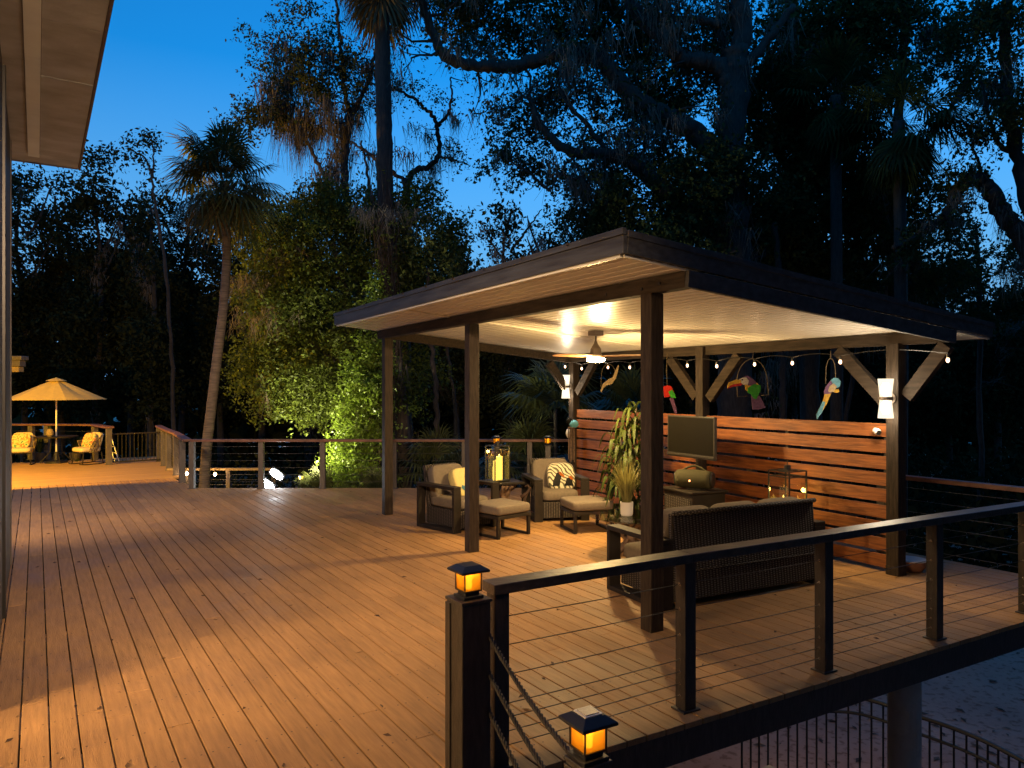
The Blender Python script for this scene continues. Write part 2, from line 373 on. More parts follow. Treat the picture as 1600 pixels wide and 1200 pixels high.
# side deck (beyond the seam, boards across)
sd = MB(); u = 17.91; rng = random.Random(5)
while u < 23.6:
    vl = -5.0; vr = 3.05 + 0*u
    # right limit follows the diagonal rail: world line from (-6.42,14.75) to (-9.6,20.0)
    p0 = W2D((-6.42,14.75)); p1 = W2D((-9.62,20.05))
    vr = p0[0] + (p1[0]-p0[0])*(u-p0[1])/(p1[1]-p0[1]) + .1
    cut = vl + rng.uniform(1, 4)
    for (a, b) in ((vl, cut-.002), (cut+.002, vr)):
        sd.span((a, u+GAP/2, -BT), (b, u+BW-GAP/2, rng.uniform(-.001,.001)))
    u += BW
o = sd.build('side_deck', M['deck_old'], bevel=.003, seg=1); o.rotation_euler = (0,0,TH); props(o, kind='structure')
# steps down in front of the deck, left of the rope rail
st = MB()
for i in range(4): st.span((-.2, 3.12-.29*(i+1), -.17*(i+1)-.04), (1.62, 3.12-.29*i-.006, -.17*(i+1)))
st.span((-6, -4, -.89), (1.62, 1.94, -.85))
o = st.build('steps', M['deck'], bevel=.003); o.rotation_euler = (0,0,TH); props(o, kind='structure')
# deck rim boards
rb = MB()
rb.bar(D2W(1.7, 3.17-(1.7-2.79)*.055+.03, -.135), D2W(8.8, 3.17-(8.8-2.79)*.055+.03, -.135), .038, .195)
rb.bar(D2W(8.82, 2.86, -.135), D2W(8.82, 11.9, -.135), .038, .19)
rb.bar((-6.42,14.775,-.135), (2.6,14.775,-.135), .038, .19)
rb.build('deck_rim', M['black'], bevel=.003).__setitem__('kind', 'structure')
# round columns carrying the deck
def column(px, py):
    t_ = thing('deck_column', 'round pale concrete column under the near deck edge, behind the black picket fence', 'column', (px, py, GZ))
    m_ = MB(); m_.lathe([(.122,0),(.122,2.84)], n=28); m_.build('shaft', M['concrete'], t_, smooth=False)
    c_ = MB(); c_.box((0,0,2.86), (.26,.26,.04)); c_.build('cap_plate', M['under'], t_)
    return t_
pc = P(1413, 1100, 5.9); column(pc.x, pc.y)

# ---------------------------------------------------------------- near railing
def rail_run(name, label, pts, heights, post=.089, rail_w=.14, rail_t=.05, top=.98, cables=(), pm='black', rm='blackrail', ends=(0,0), bolts=True, group=None, cr=.0029):
    t_ = thing(name, label, 'railing', (pts[0][0], pts[0][1], 0), 0, group)
    o0 = Vector((pts[0][0], pts[0][1], 0))
    for i, p in enumerate(pts):
        q = Vector((p[0], p[1], 0)) - o0
        d = (Vector(pts[min(i+1,len(pts)-1)][:2])-Vector(pts[max(i-1,0)][:2])).normalized(); a = math.atan2(d.y, d.x)
        m_ = MB(); m_.box((0,0,(heights[i]-rail_t)/2), (post,post,heights[i]-rail_t), a)
        m_.box((0,0,.006), (post+.05,post+.03,.012), a)
        po = m_.build('post', M[pm], t_, bevel=.004); po.location = q
        if bolts:
            for z in cables:
                b_ = MB(); c = Vector((0,0,z)) + Vector((-d.x,-d.y,0))*(post/2+.004)
                b_.tube([c + Vector((d.x,d.y,0))*.006, c], .009, 8); b_.tube([c, c - Vector((d.x,d.y,0))*.008], .0045, 6)
                b_.build('bolt', M['bolt'], po)
    rl = MB()
    P_ = [Vector((p[0], p[1], h)) - o0 for p, h in zip(pts, heights)]
    P_[0] = P_[0] - (P_[1]-P_[0]).normalized()*ends[0]; P_[-1] = P_[-1] + (P_[-1]-P_[-2]).normalized()*ends[1]
    for a, b in zip(P_[:-1], P_[1:]):
        rl.bar(a - Vector((0,0,rail_t/2)), b - Vector((0,0,rail_t/2)), rail_w, rail_t)
    rl.build('handrail', M[rm], t_, bevel=.005)
    for z in cables:
        c_ = MB()
        for a, b in zip(pts[:-1], pts[1:]):
            A = Vector((a[0],a[1],z))-o0; B = Vector((b[0],b[1],z))-o0; dd = (B-A).normalized()*post/2
            mid = (A+B)/2 - Vector((0,0,.004)); c_.tube([A+dd, mid, B-dd], cr, 5)
        c_.build('cable', M['cable'], t_, smooth=True)
    return t_
near = [(-.075,3.93), (1.09,4.62), (2.225,5.25), (3.40,5.92), (4.60,6.585), (5.75,7.23)]
CZ = (.79,.635,.475,.32,.245,.17,.095)
rail_run('cable_railing', 'black cable railing with square posts along the near deck edge, in front of the sofa', near, [.985]*6, cables=CZ, ends=(.06,.1), post=.09, rail_t=.055, rail_w=.135)
ru = [D2W(8.62, 3.3), D2W(8.62, 5.05), D2W(8.62, 7.0), D2W(8.62, 9.2)]
rail_run('cable_railing', 'reddish handrail and cables at the right deck edge behind the slat fence post', [(p.x,p.y) for p in ru], [.98]*4, cables=(.84,.70,.56,.42,.28,.14), pm='greypost', rm='handrail', post=.11, rail_w=.13, bolts=False)
far = [(-6.37,14.66), (-4.99,14.66), (-3.77,14.66), (-2.35,14.66), (-.95,14.66), (.35,14.66), (1.75,14.66)]
rail_run('cable_railing', 'long cable railing with reddish handrail across the far edge of the main deck', far, [.985]*7, cables=(.84,.70,.56,.42,.28,.14), pm='greypost', rm='handrail', post=.10, rail_w=.15, bolts=False)
dg = [(-6.37,14.66), (-6.99,15.6), (-7.72,16.9), (-8.35,17.9), (-8.95,18.9), (-9.60,20.0)]
rail_run('cable_railing', 'railing run of close-set posts slanting away at the left, beside the yellow-lit side deck', dg[1:], [.985]*5, cables=(.84,.70,.56,.42,.28,.14), pm='greypost', rm='handrail', post=.12, rail_w=.16, bolts=False, ends=(1.08,.1))
bl = [G(170,726), G(148,719), G(74,718), G(49,718), G(-10,717.5), G(-70,717)]
rail_run('cable_railing', 'railing with broad brown handrail behind the patio umbrella and chairs', [(p.x,p.y) for p in bl], [1.0]*6, cables=(.8,.6,.4,.2), pm='greypost', rm='handrail', post=.13, rail_w=.22, bolts=False, ends=(.08,.1))
# picket gate
t_ = thing('picket_gate', 'low brown metal gate of thin pickets at the back of the side deck', 'gate', (0,0,0))
A, B = G(176,725.5), G(251,721.5)
m_ = MB(); m_.bar(A+Vector((0,0,.79)), B+Vector((0,0,.80)), .04, .035); m_.bar(A+Vector((0,0,.06)), B+Vector((0,0,.06)), .04, .035); m_.build('gate_rail', M['frame'], t_)
for i in range(12):
    q = A.lerp(B, (i+.3)/12); MB().bar(q+Vector((0,0,.06)), q+Vector((0,0,.79)), .013, .013, (0,1,0)).build('picket', M['frame'], t_)
# leaning ladder-like trellis next to gate post
t_ = thing('folding_ladder', 'pale folded ladder leaning beside the railing post next to the picket gate', 'ladder', tuple(G(180,724)))
m_ = MB()
for s in (0,.22): m_.tube([(s*.5,.0,0.02),( -.28+s*.5,.1,.72)], .014, 6)
m_.build('side_rail', M['white'], t_)
m_ = MB()
for k in range(4): m_.tube([(-.28*k/4-.03,.1*k/4,.12+.16*k),(-.28*k/4+.08,.1*k/4,.12+.16*k)], .01, 6)
m_.build('rung', M['white'], t_)

# ---------------------------------------------------------------- lamp posts with solar caps and ropes
def cap_lamp(name, label, loc, rz, s=1.0, tilt=0, group='solar lamps on the deck posts', power=1.6, solar=True):
    t_ = thing(name, label, 'lamp', loc, rz, group)
    h = .050*s
    m_ = MB(); m_.box((0,0,.008*s), (.12*s,.12*s,.016*s)); m_.box((0,0,.026*s), (.085*s,.085*s,.028*s)); m_.build('base', M['cap'], t_, bevel=.003)
    m_ = MB(); z0, z1 = .038*s, .140*s
    for a in (-1,1):
        for b in (-1,1): m_.box((a*h, b*h, (z0+z1)/2), (.006*s,.006*s,z1-z0))
        m_.box((a*h,0,z0+.003), (.007*s,2*h,.006*s)); m_.box((0,a*h,z0+.003), (2*h,.007*s,.006*s))
        m_.box((a*h,0,z1-.003), (.0075*s,2*h,.007*s)); m_.box((0,a*h,z1-.003), (2*h,.0075*s,.007*s))
    m_.build('lamp_frame', M['cap'], t_)
    for (x, y, sx, sy) in ((h-.003,0,.002,2*h-.01),(-h+.003,0,.002,2*h-.01),(0,h-.003,2*h-.01,.002),(0,-h+.003,2*h-.01,.002)):
        MB().box((x,y,(z0+z1)/2), (sx,sy,z1-z0-.012)).build('amber_pane', M['amber'], t_)
    MB().lathe([(.017*s,0),(.019*s,.02),(.017*s,.085*s)], (0,0,z0+.006), 14).build('glowing_core', M['flame'], t_, smooth=True)
    m_ = MB(); r = .085*s; r2 = .047*s; zz = z1
    vs = [(-r,-r,zz),(r,-r,zz),(r,r,zz),(-r,r,zz),(-r,-r,zz+.012*s),(r,-r,zz+.012*s),(r,r,zz+.012*s),(-r,r,zz+.012*s),(-r2,-r2,zz+.036*s),(r2,-r2,zz+.036*s),(r2,r2,zz+.036*s),(-r2,r2,zz+.036*s)]
    m_.add(vs, [(3,2,1,0),(0,1,5,4),(1,2,6,5),(2,3,7,6),(3,0,4,7),(4,5,9,8),(5,6,10,9),(6,7,11,10),(7,4,8,11),(8,9,10,11)])
    m_.build('cap', M['cap'], t_, bevel=.003)
    if solar:
        MB().box((0,0,zz+.038*s), (r2*1.75,r2*1.75,.006)).build('panel_frame', M['trim'], t_, bevel=.001)
        MB().box((0,0,zz+.0425*s), (r2*1.35,r2*1.35,.004)).build('solar_panel', M['solar'], t_)
    l = bpy.data.lights.new('lamp_glow', 'POINT'); l.energy = power; l.color = (1,.5,.12); l.shadow_soft_size = .02
    lo = link(bpy.data.objects.new('lamp_glow', l)); lo.parent = t_; lo.location = (.0,.0,z1-.015)
    return t_
def newel(name, label, c, w, h, z0):
    t_ = thing(name, label, 'post', (c[0], c[1], z0), TH)
    m_ = MB(); m_.box((0,0,(h-z0)/2), (w,w,h-z0)); m_.build('shaft', M['black'], t_, bevel=.006)
    m_ = MB(); m_.box((0,w/2-.025,(h-z0)/2), (w+.018,.05,h-z0-.02)); m_.build('side_trim', M['black'], t_, bevel=.003)
    MB().box((0,0,h-z0+.008), (w+.012,w+.012,.016)).build('cap_plate', M['black'], t_, bevel=.003)
    return t_
c1 = D2W(*(np.array(W2D((-.245,3.62)))+.0825)); newel('newel_post', 'thick black newel post carrying a lit lamp at the end of the near railing', c1, .165, .94, -.9)
cap_lamp('post_cap_lamp', 'amber lamp with plain dark cap on the thick post where the near railing begins', (c1.x, c1.y, .956), TH, .95, solar=False, power=3)
c2 = Vector((.283, 2.74, 0)); newel('newel_post', 'lower black post holding the rope ends at the bottom edge of the picture', c2, .12, .625, -1.2)
cap_lamp('post_cap_lamp', 'nearest amber lamp with a square solar panel on its cap, by the rope ends', (c2.x, c2.y, .641), TH-.05, .95, power=3)
for i, (za, zb) in enumerate(((.775,.60),(.585,.395),(.395,.19))):
    a = D2W(*(np.array(W2D((-.245,3.62)))+np.array((.165,.06))), za) + Vector((.01,0,0)); b = Vector((c2.x-.04, c2.y+.07, zb))
    m_ = MB(); n = 150
    for st_ in range(3):
        pts = []
        for k in range(n+1):
            t = k/n; c = a.lerp(b, t) - Vector((0,0,.035*4*t*(1-t))); ang = t*2*math.pi*12 + st_*2*math.pi/3
            pts.append(c + Vector((math.cos(ang)*.0065, math.cos(ang)*.0045, math.sin(ang)*.0075)))
        m_.tube(pts, .0056, 6)
    props(m_.build('twisted_rope', M['rope'], None, smooth=True), ('top','middle','lowest')[i] + ' of the three twisted ropes running down from the thick newel post', 'rope', 'twisted ropes between the two newel posts')
# ---------------------------------------------------------------- black picket fence below
t_ = thing('picket_fence', 'black metal picket fence curving across the ground below the deck', 'fence', (0,0,GZ))
fp = []
for (px, py) in ((1145,1105),(1215,1092),(1330,1088),(1437,1120),(1520,1150),(1600,1190),(1690,1245)): fp.append((px,py))
zt = -1.80
cp = [Vector(((px-800)/FP*((CH-zt)*FP/(py-HZ)), (CH-zt)*FP/(py-HZ), 0)) for px, py in fp]
# smooth resample
def catmull(pts, n=10):
    out = []
    for i in range(len(pts)-1):
        p0, p1, p2, p3 = pts[max(i-1,0)], pts[i], pts[i+1], pts[min(i+2,len(pts)-1)]
        for k in range(n):
            t = k/n; out.append(.5*((2*p1)+(p2-p0)*t+(2*p0-5*p1+4*p2-p3)*t*t+(3*p1-p0-3*p2+p3)*t**3))
    out.append(pts[-1]); return out
cs = catmull(cp, 24); H = zt-GZ
for (z, r) in ((H,.024),(H-.20,.019),(.12,.016)):
    MB().tube([c+Vector((0,0,z)) for c in cs], r, 6).build('fence_rail', M['metalblk'], t_)
acc = 0; last = cs[0]; k = 0
for c in cs[1:]:
    acc += (c-last).length; last = c
    if acc >= .115 and k < 92:
        acc = 0; k += 1; MB().tube([c+Vector((0,0,.02)), c+Vector((0,0,H))], .0125 if k%16 else .026, 6).build('picket', M['metalblk'], t_)
# pale plinth under the deck beside the fence
t_ = thing('concrete_plinth', 'pale concrete block below the deck edge, left of the picket fence', 'plinth', tuple(P(1208,1400,8.2).xy)+(GZ,), TH)
m_ = MB(); m_.box((0,0,.35), (.40,.40,.7)); m_.build('block', M['concrete'], t_, bevel=.01)
MB().box((0,0,.73), (.46,.46,.05)).build('coping', M['concrete'], t_, bevel=.008)

ul = thing('under_deck_lamp', 'small warm lamp under the deck beams shining on the concrete plinth', 'lamp', tuple(P(1150,1040,8.6).xy)+(-.75,))
MB().lathe([(.05,-.06),(.07,0),(.04,.06)], n=14).build('shade', emis('under_lens',(1,.66,.3),6), ul, smooth=True)
l = bpy.data.lights.new('under_light', 'POINT'); l.energy = 5; l.color = (1,.68,.36); l.shadow_soft_size = .05
lo = link(bpy.data.objects.new('under_light', l)); lo.parent = ul; lo.location = (0,0,-.1)

p_ = D2W(8.3, 4.9, -.50)
ul = thing('under_deck_lamp', 'small warm lamp under the right end of the deck shining on the sandy ground', 'lamp', tuple(p_))
MB().lathe([(.05,-.06),(.07,0),(.04,.06)], n=14).build('shade', emis('under_lens_right',(1,.7,.4),6), ul, smooth=True)
l = bpy.data.lights.new('under_light', 'POINT'); l.energy = 28; l.color = (1,.72,.5); l.shadow_soft_size = .05
lo = link(bpy.data.objects.new('under_light', l)); lo.parent = ul; lo.location = (0,0,-.1)
# ---------------------------------------------------------------- pavilion
GT = R(30.0); GO = Vector((1.165, 6.125, 0))
def gw(x, y, z=0): return GO + Vector((x*math.cos(GT)-y*math.sin(GT), x*math.sin(GT)+y*math.cos(GT), z))
pav = thing('pavilion', 'open timber pavilion with a sloping flat roof and white ribbed ceiling over the seating', 'pavilion', tuple(GO), GT)
cz = lambda x: 2.925 - .09*x
POSTS = [(0,0,.135),(.03,3.37,.135),(.06,6.39,.135),(3.48,.08,.14),(3.52,3.0,.14),(3.56,6.25,.14)]
for i, (x, y, s) in enumerate(POSTS):
    h = (cz(0)-.13) if x < 1 else (2.49)
    if i == 4: h = 2.60
    m_ = MB(); m_.box((0,0,h/2), (s,s,h)); m_.span((-s/2-.004,-s/2-.004,0),(s/2+.004,s/2+.004,.10)) if x > 1 else None
    po = m_.build('post', M['post'], pav, bevel=.006); po.location = (x, y, 0)
zb = cz(0)-.065
MB().bar((0,-.45,zb), (.03,6.62,zb), .115, .13).build('front_beam', M['beam'], pav, bevel=.005)
m_ = MB(); m_.tube([(-.0585,-.16,zb+.0),(-.066,-.16,zb)], .014, 8); m_.tube([(-.0585,.06,zb-.02),(-.066,.06,zb-.02)], .014, 8); m_.tube([(-.058,.55,zb-.01),(-.062,.55,zb-.01)], .014, 8)
m_.build('beam_bolt', M['metalblk'], pav)
xb = 3.56
for (a, b) in ((-.44,2.925),(3.075,6.55)): MB().bar((xb-.03,a,cz(xb)-.066), (xb-.01,b,cz(xb)-.066), .10, .13).build('back_beam', M['beam'], pav, bevel=.005)
MB().bar((.065,6.40,cz(.065)-.068), (xb-.1,6.33,cz(xb)-.068), .10, .13).build('side_beam', M['beam'], pav, bevel=.005)
# near side rim joist, coplanar with the fascia above it
MB().bar((-.06,-.475,cz(0)-.068), (3.60,-.475,cz(3.60)-.068), .04, .132, (0,0,1)).build('rim_joist', M['fascia'], pav, bevel=.004)
# braces
def brace(x, y, dx, dy, dz=.42, z=2.47, wd=.085, ht=.14):
    MB().bar((x+dx*.12, y+dy*.12, z-dz-.06), (x+dx*(.12+dz*.98), y+dy*(.12+dz*.98), z-.02), wd, ht).build('brace', M['beam'], pav, bevel=.004)
zbk = cz(xb)-.13
brace(3.52,.08,0,1.08,.56,zbk); brace(3.52,.08,0,-.86,.50,zbk)
brace(3.54,3.0,0,1.05,.54,zbk); brace(3.54,3.0,0,-1.0,.56,zbk)
brace(3.56,6.25,0,-1.0,.5,zbk); brace(3.50,6.25,-.9,0,.42,zbk)
# ceiling: ribbed sheet
X0, X1, Y0, Y1 = -.655, 4.285, -.43, 6.68
m_ = MB(); xs = []
x = X0
while x < X1-.01:
    xs += [(x, 0), (x+.084, 0), (x+.087, .020), (x+.105, .020), (x+.108, 0)]; x += .108
xs.append((X1, 0))
for y in (Y0, Y1):
    for (xx, dz) in xs: m_.v.append((min(xx,X1), y, cz(xx)+.004+dz))
nn = len(xs); m_.f = [(i, i+1, nn+i+1, nn+i) for i in range(nn-1)]
m_.build('ribbed_ceiling', M['ceiling'], pav)
MB().bar((X0+.02,3.9,cz(X0)-.004),(X1-.03,3.9,cz(X1)-.004), .07, .012).build('ceiling_seam_strip', M['trim'], pav)
m_ = MB(); m_.add([(X0-.03,Y0-.03,cz(X0)+.19),(X1+.03,Y0-.03,cz(X1)+.12),(X1+.03,Y1+.03,cz(X1)+.12),(X0-.03,Y1+.03,cz(X0)+.19),
     (X0-.03,Y0-.03,cz(X0)+.20),(X1+.03,Y0-.03,cz(X1)+.13),(X1+.03,Y1+.03,cz(X1)+.13),(X0-.03,Y1+.03,cz(X0)+.20)], [(0,1,2,3),(7,6,5,4),(0,4,5,1),(1,5,6,2),(2,6,7,3),(3,7,4,0)])
m_.build('roof_deck', M['fascia'], pav)
def fas(a, b, z0a, z0b, h, t=.038):
    return MB().bar(Vector(a)+Vector((0,0,z0a+h/2)), Vector(b)+Vector((0,0,z0b+h/2)), t, h)
fas((X0-.02,Y0-.06,0),(X0-.02,Y1+.06,0), cz(X0)+.012, cz(X0)+.012, .135).build('fascia_board', M['fascia'], pav, bevel=.003)
fas((X0-.032,Y0-.065,0),(X0-.032,Y1+.065,0), cz(X0)+.149, cz(X0)+.149, .05).build('fascia_cap', M['fascia'], pav, bevel=.003)
fas((X0,Y0-.045,0),(X1,Y0-.045,0), cz(X0)+.012, cz(X1)+.012, .12).build('fascia_board', M['fascia'], pav, bevel=.003)
fas((X0,Y0-.055,0),(X1+.02,Y0-.055,0), cz(X0)+.134, cz(X1)+.115, .05).build('fascia_cap', M['fascia'], pav, bevel=.003)
fas((X0,Y1+.045,0),(X1,Y1+.045,0), cz(X0)+.012, cz(X1)+.012, .15).build('fascia_board', M['fascia'], pav, bevel=.003)
fas((X1+.02,Y0-.03,0),(X1+.02,Y1+.03,0), cz(X1)-.004, cz(X1)-.004, .14).build('fascia_board', M['fascia'], pav, bevel=.003)
MB().bar((X0-.006,Y0,cz(X0)+.002),(X0-.006,Y1,cz(X0)+.002), .03, .022).build('white_edge_trim', M['trim'], pav)
MB().bar((X0,Y0-.02,cz(X0)+.0),(X1,Y0-.02,cz(X1)+.0), .02, .018).build('white_edge_trim', M['trim'], pav)
# cleats along the top of the fascia
for k in range(9):
    y = .2+k*.72; MB().box((X0-.056,y,cz(X0)+.19),(.012,.03,.018)).build('roof_clip', M['beam'], pav)

# ---------------------------------------------------------------- slat fence between the back posts
def slat_fence(label, y0, y1, x0, x1, seed):
    t_ = thing('slat_fence', label, 'fence', tuple(gw(x0,y0)), GT)
    rng = random.Random(seed)
    for k in range(9):
        z = .045+k*.179; m_ = MB(); h = .145
        m_.bar((0,0,z+h/2), (x1-x0, y1-y0, z+h/2+rng.uniform(-.003,.003)), .022, h)
        m_.build('slat', M['slat'], t_, bevel=.003)
    m_ = MB()
    for f in (.02,.5,.98): m_.span(((x1-x0)*f+.012, (y1-y0)*f-.02, .03), ((x1-x0)*f+.05, (y1-y0)*f+.02, 1.62))
    m_.build('backing_batten', M['black'], t_)
slat_fence('slatted cedar fence section nearer the sofa, right of the television post', .16, 2.92, 3.49, 3.53, 1)
slat_fence('slatted cedar fence section behind the leafy tall plant, left of the television post', 3.08, 6.17, 3.53, 3.57, 2)

# ---------------------------------------------------------------- ceiling fan
M['fanbody'] = mat('brushed_fan_metal', (.14,.11,.09), .4, metal=.4)
M['fanblade'] = mat('fan_blade_wood', (.34,.17,.07), .45, var=.2, scale=8)
M['hot'] = emis('fan_light_lens', (1,.66,.28), 45)
t_ = thing('ceiling_fan', 'ceiling fan with a glowing lens hanging in the middle of the pavilion', 'fan', tuple(gw(1.76,3.16,0)), GT)
zc = cz(1.76)
MB().box((0,0,zc-.033), (.15,.15,.066)).build('canopy', M['fanbody'], t_, bevel=.006)
MB().tube([(0,0,zc-.06),(0,0,zc-.16)], .013, 10).build('rod', M['fanbody'], t_)
MB().lathe([(.02,0),(.028,-.03),(.07,-.10),(.075,-.17),(.085,-.175),(.085,-.20)][::-1], (0,0,zc-.14), 22).build('motor', M['fanbody'], t_, smooth=False)
for k in range(3):
    a = R(-58+120*k)
    m_ = MB(); zz = zc-.335
    c, s_ = math.cos(a), math.sin(a); L_ = .66; pr = [(.09,.05),(.2,.065),(.45,.07),(.64,.06),(.68,.03)]
    up = []
    for (r_, hw) in pr:
        for sg in (-1,1):
            for dz in (-.004,.004): up.append((c*r_ - s_*hw*sg, s_*r_ + c*hw*sg, zz+dz + sg*hw*.18))
    fs = []
    for i in range(len(pr)-1):
        q = i*4; fs += [(q+1,q+5,q+7,q+3),(q,q+2,q+6,q+4),(q,q+4,q+5,q+1),(q+2,q+3,q+7,q+6)]
    fs += [(0,1,3,2), (16,18,19,17)]
    m_.add(up, fs); m_.build('blade', M['fanblade'], t_)
MB().lathe([(.05,0),(.115,.010),(.125,.035),(.118,.052),(.08,.056)], (0,0,zc-.415), 26).build('light_lens', M['hot'], t_, smooth=True)
l = bpy.data.lights.new('fan_light', 'AREA'); l.shape = 'DISK'; l.size = .16; l.energy = 60; l.color = (1,.66,.25); l.spread = R(178)
lo = link(bpy.data.objects.new('fan_light', l)); lo.parent = t_; lo.location = (0,0,zc-.425)
l = bpy.data.lights.new('fan_up_glow', 'POINT'); l.energy = 200; l.color = (1,.65,.25); l.shadow_soft_size = .06
lo = link(bpy.data.objects.new('fan_up_glow', l)); lo.parent = t_; lo.location = (-.0,.0,zc-.50)

# ---------------------------------------------------------------- wall lanterns
M['glow'] = emis('lantern_glow', (1,.84,.58), 28)
def lampglass():
    m = bpy.data.materials.new('glowing_seeded_glass'); m.use_nodes = True; N = m.node_tree.nodes; L = m.node_tree.links
    tr = N.new('ShaderNodeBsdfTransparent'); em = N.new('ShaderNodeEmission'); em.inputs[0].default_value = (1,.84,.58,1); em.inputs[1].default_value = 2.0
    vo = N.new('ShaderNodeTexNoise'); vo.inputs['Scale'].default_value = 60; mp = N.new('ShaderNodeMapRange'); mp.inputs[3].default_value = .25; mp.inputs[4].default_value = .8; L.new(vo.outputs[0], mp.inputs[0])
    mx = N.new('ShaderNodeMixShader'); L.new(mp.outputs[0], mx.inputs[0]); L.new(tr.outputs[0], mx.inputs[1]); L.new(em.outputs[0], mx.inputs[2]); L.new(mx.outputs[0], N['Material Output'].inputs[0]); return m
M['lampglass'] = lampglass()
def sconce(label, x, y, z, e=24):
    t_ = thing('wall_lantern', label, 'wall lamp', tuple(gw(x,y,z)), GT, 'wall lanterns on the pavilion posts')
    MB().lathe([(.055,0),(.055,.012)], (0,0,0), 18).build('backplate', M['fanbody'], t_).rotation_euler = (0, R(-90), 0)
    m_ = MB(); m_.box((-.05,0,0),(.09,.03,.03)); m_.lathe([(.070,-.018),(.070,.018)], (-.10,0,0), 18); m_.build('arm_ring', M['fanbody'], t_, bevel=.002)
    for s in (1,-1):
        m_ = MB(); m_.lathe([(.058,.016*s),(.078,.21*s)] if s>0 else [(.078,.21*s),(.058,.016*s)], (-.10,0,0), 20); m_.build('glass_shade', M['lampglass'], t_, smooth=True)
        m_ = MB(); m_.lathe([(.024,.03),(.043,.06),(.045,.12),(.026,.165)] if s>0 else [(.026,-.165),(.045,-.12),(.043,-.06),(.024,-.03)], (-.10,0,0), 16); m_.build('bulb', M['glow'], t_, smooth=True)
    for zz, en in ((.16,.4),(-.16,.6)):
        l = bpy.data.lights.new('lantern_light', 'POINT'); l.energy = e*en; l.color = (1,.80,.55); l.shadow_soft_size = .06
        lo = link(bpy.data.objects.new('lantern_light', l)); lo.parent = t_; lo.location = (-.165,0,zz)
sconce('bright two-ended wall lantern on the pavilion post above the small white security camera', 3.40,.08,1.90, 62)
sconce('bright two-ended wall lantern on the far pavilion post above the hanging blue cap', 3.48,6.25,2.03, 70)

# ---------------------------------------------------------------- string lights
M['bulb'] = emis('string_bulb', (1,.58,.33), 5)
t_ = thing('string_lights', 'string of small glowing bulbs strung along the back beam of the pavilion', 'string lights', tuple(gw(3.45,0)), GT)
def on_back(px, xloc):                        # local y on the line x = xloc seen at photo column px
    k = (px-800)/FP; c, s = math.cos(GT), math.sin(GT)
    # (GO.x + x c - y s) = k (GO.y + x s + y c)
    return (GO.x + xloc*c - k*(GO.y + xloc*s))/(k*c + s)
bx = [883,909,950,984,1012,1074,1120,1179,1238,1313,1481]; byp = [572,575,573,573,572,570,571,568,566,564,561]
cabp = []
for px, py in zip(bx, byp):
    y = on_back(px, 3.43); p = gw(3.43, y); z = CH-(py-HZ)/FP*p.y
    L_ = Vector((3.43-3.45, y, z))
    m_ = MB(); m_.lathe([(.005,-.036),(.015,-.026),(.017,-.008),(.010,.016)], tuple(L_), 12); m_.build('bulb', M['bulb'], t_, smooth=True)
    m_ = MB(); m_.lathe([(.014,.012),(.015,.045),(.006,.055)], tuple(L_), 10); m_.build('socket', M['blackplastic'], t_)
    cabp.append(L_+Vector((0,0,.06))); 
    l = bpy.data.lights.new('bulb_light', 'POINT'); l.energy = .22; l.color = (1,.6,.3); l.shadow_soft_size = .02
    lo = link(bpy.data.objects.new('bulb_light', l)); lo.parent = t_; lo.location = L_+Vector((-.05,0,-.02))
pts = []
for a, b in zip(cabp[:-1], cabp[1:]):
    for k in range(10):
        t = k/10; p = a.lerp(b, t); p.z = min(a.z,b.z)*(1) + (p.z-min(a.z,b.z)) + .05*math.sin(math.pi*t)*min(1,(b-a).length); pts.append(p)
pts.append(cabp[-1]); MB().tube(pts, .005, 5).build('cord', M['blackplastic'], t_)

# ---------------------------------------------------------------- flat hanging birds
def flat(name, outline, mat_, parent, th=.012, y=0):
    m_ = MB(); n = len(outline)
    m_.add([(x, y-th/2, z) for x, z in outline] + [(x, y+th/2, z) for x, z in outline],
           [tuple(range(n)), tuple(range(2*n-1, n-1, -1))] + [(i, n+i, n+(i+1)%n, (i+1)%n) for i in range(n)])
    return m_.build(name, mat_, parent)
cm = lambda n, c, r=.3: M.setdefault(n, mat(n, tuple(q*.46 for q in c), .55, spec=.1, var=.3, scale=40))
cm('bird_red',(.6,.03,.02)); cm('bird_yellow',(.75,.42,.04)); cm('bird_green',(.06,.42,.04)); cm('bird_purple',(.20,.09,.20)); cm('bird_white',(.75,.68,.55)); cm('bird_blue',(.16,.42,.55)); cm('bird_tan',(.60,.44,.24)); cm('bird_black',(.02,.02,.02)); cm('bird_orange',(.75,.20,.02)); cm('wire',(.22,.17,.10),.4)
def bird(label, px, py, sc_, polys, ring, xl=3.36, up=560):
    y = on_back(px, xl); p = gw(xl, y); d = p.y
    t_ = thing('hanging_bird', label, 'ornament', (p.x, p.y, CH-(py-HZ)/FP*d), 0)
    k = d/FP
    for nm, mt, pl, yo in polys: flat(nm, [((a-px)*k, -(b-py)*k) for a, b in pl], M[mt], t_, .014, yo)
    for r_ in ring:
        MB().tube([Vector(((a-px)*k, .02, -(b-py)*k)) for a, b in r_], .005, 6).build('hanger', M['wire'], t_, smooth=True)
def arc(cx, cy, rx, ry, a0, a1, n=14): return [(cx+rx*math.cos(R(a0+(a1-a0)*i/n)), cy-ry*math.sin(R(a0+(a1-a0)*i/n))) for i in range(n+1)]
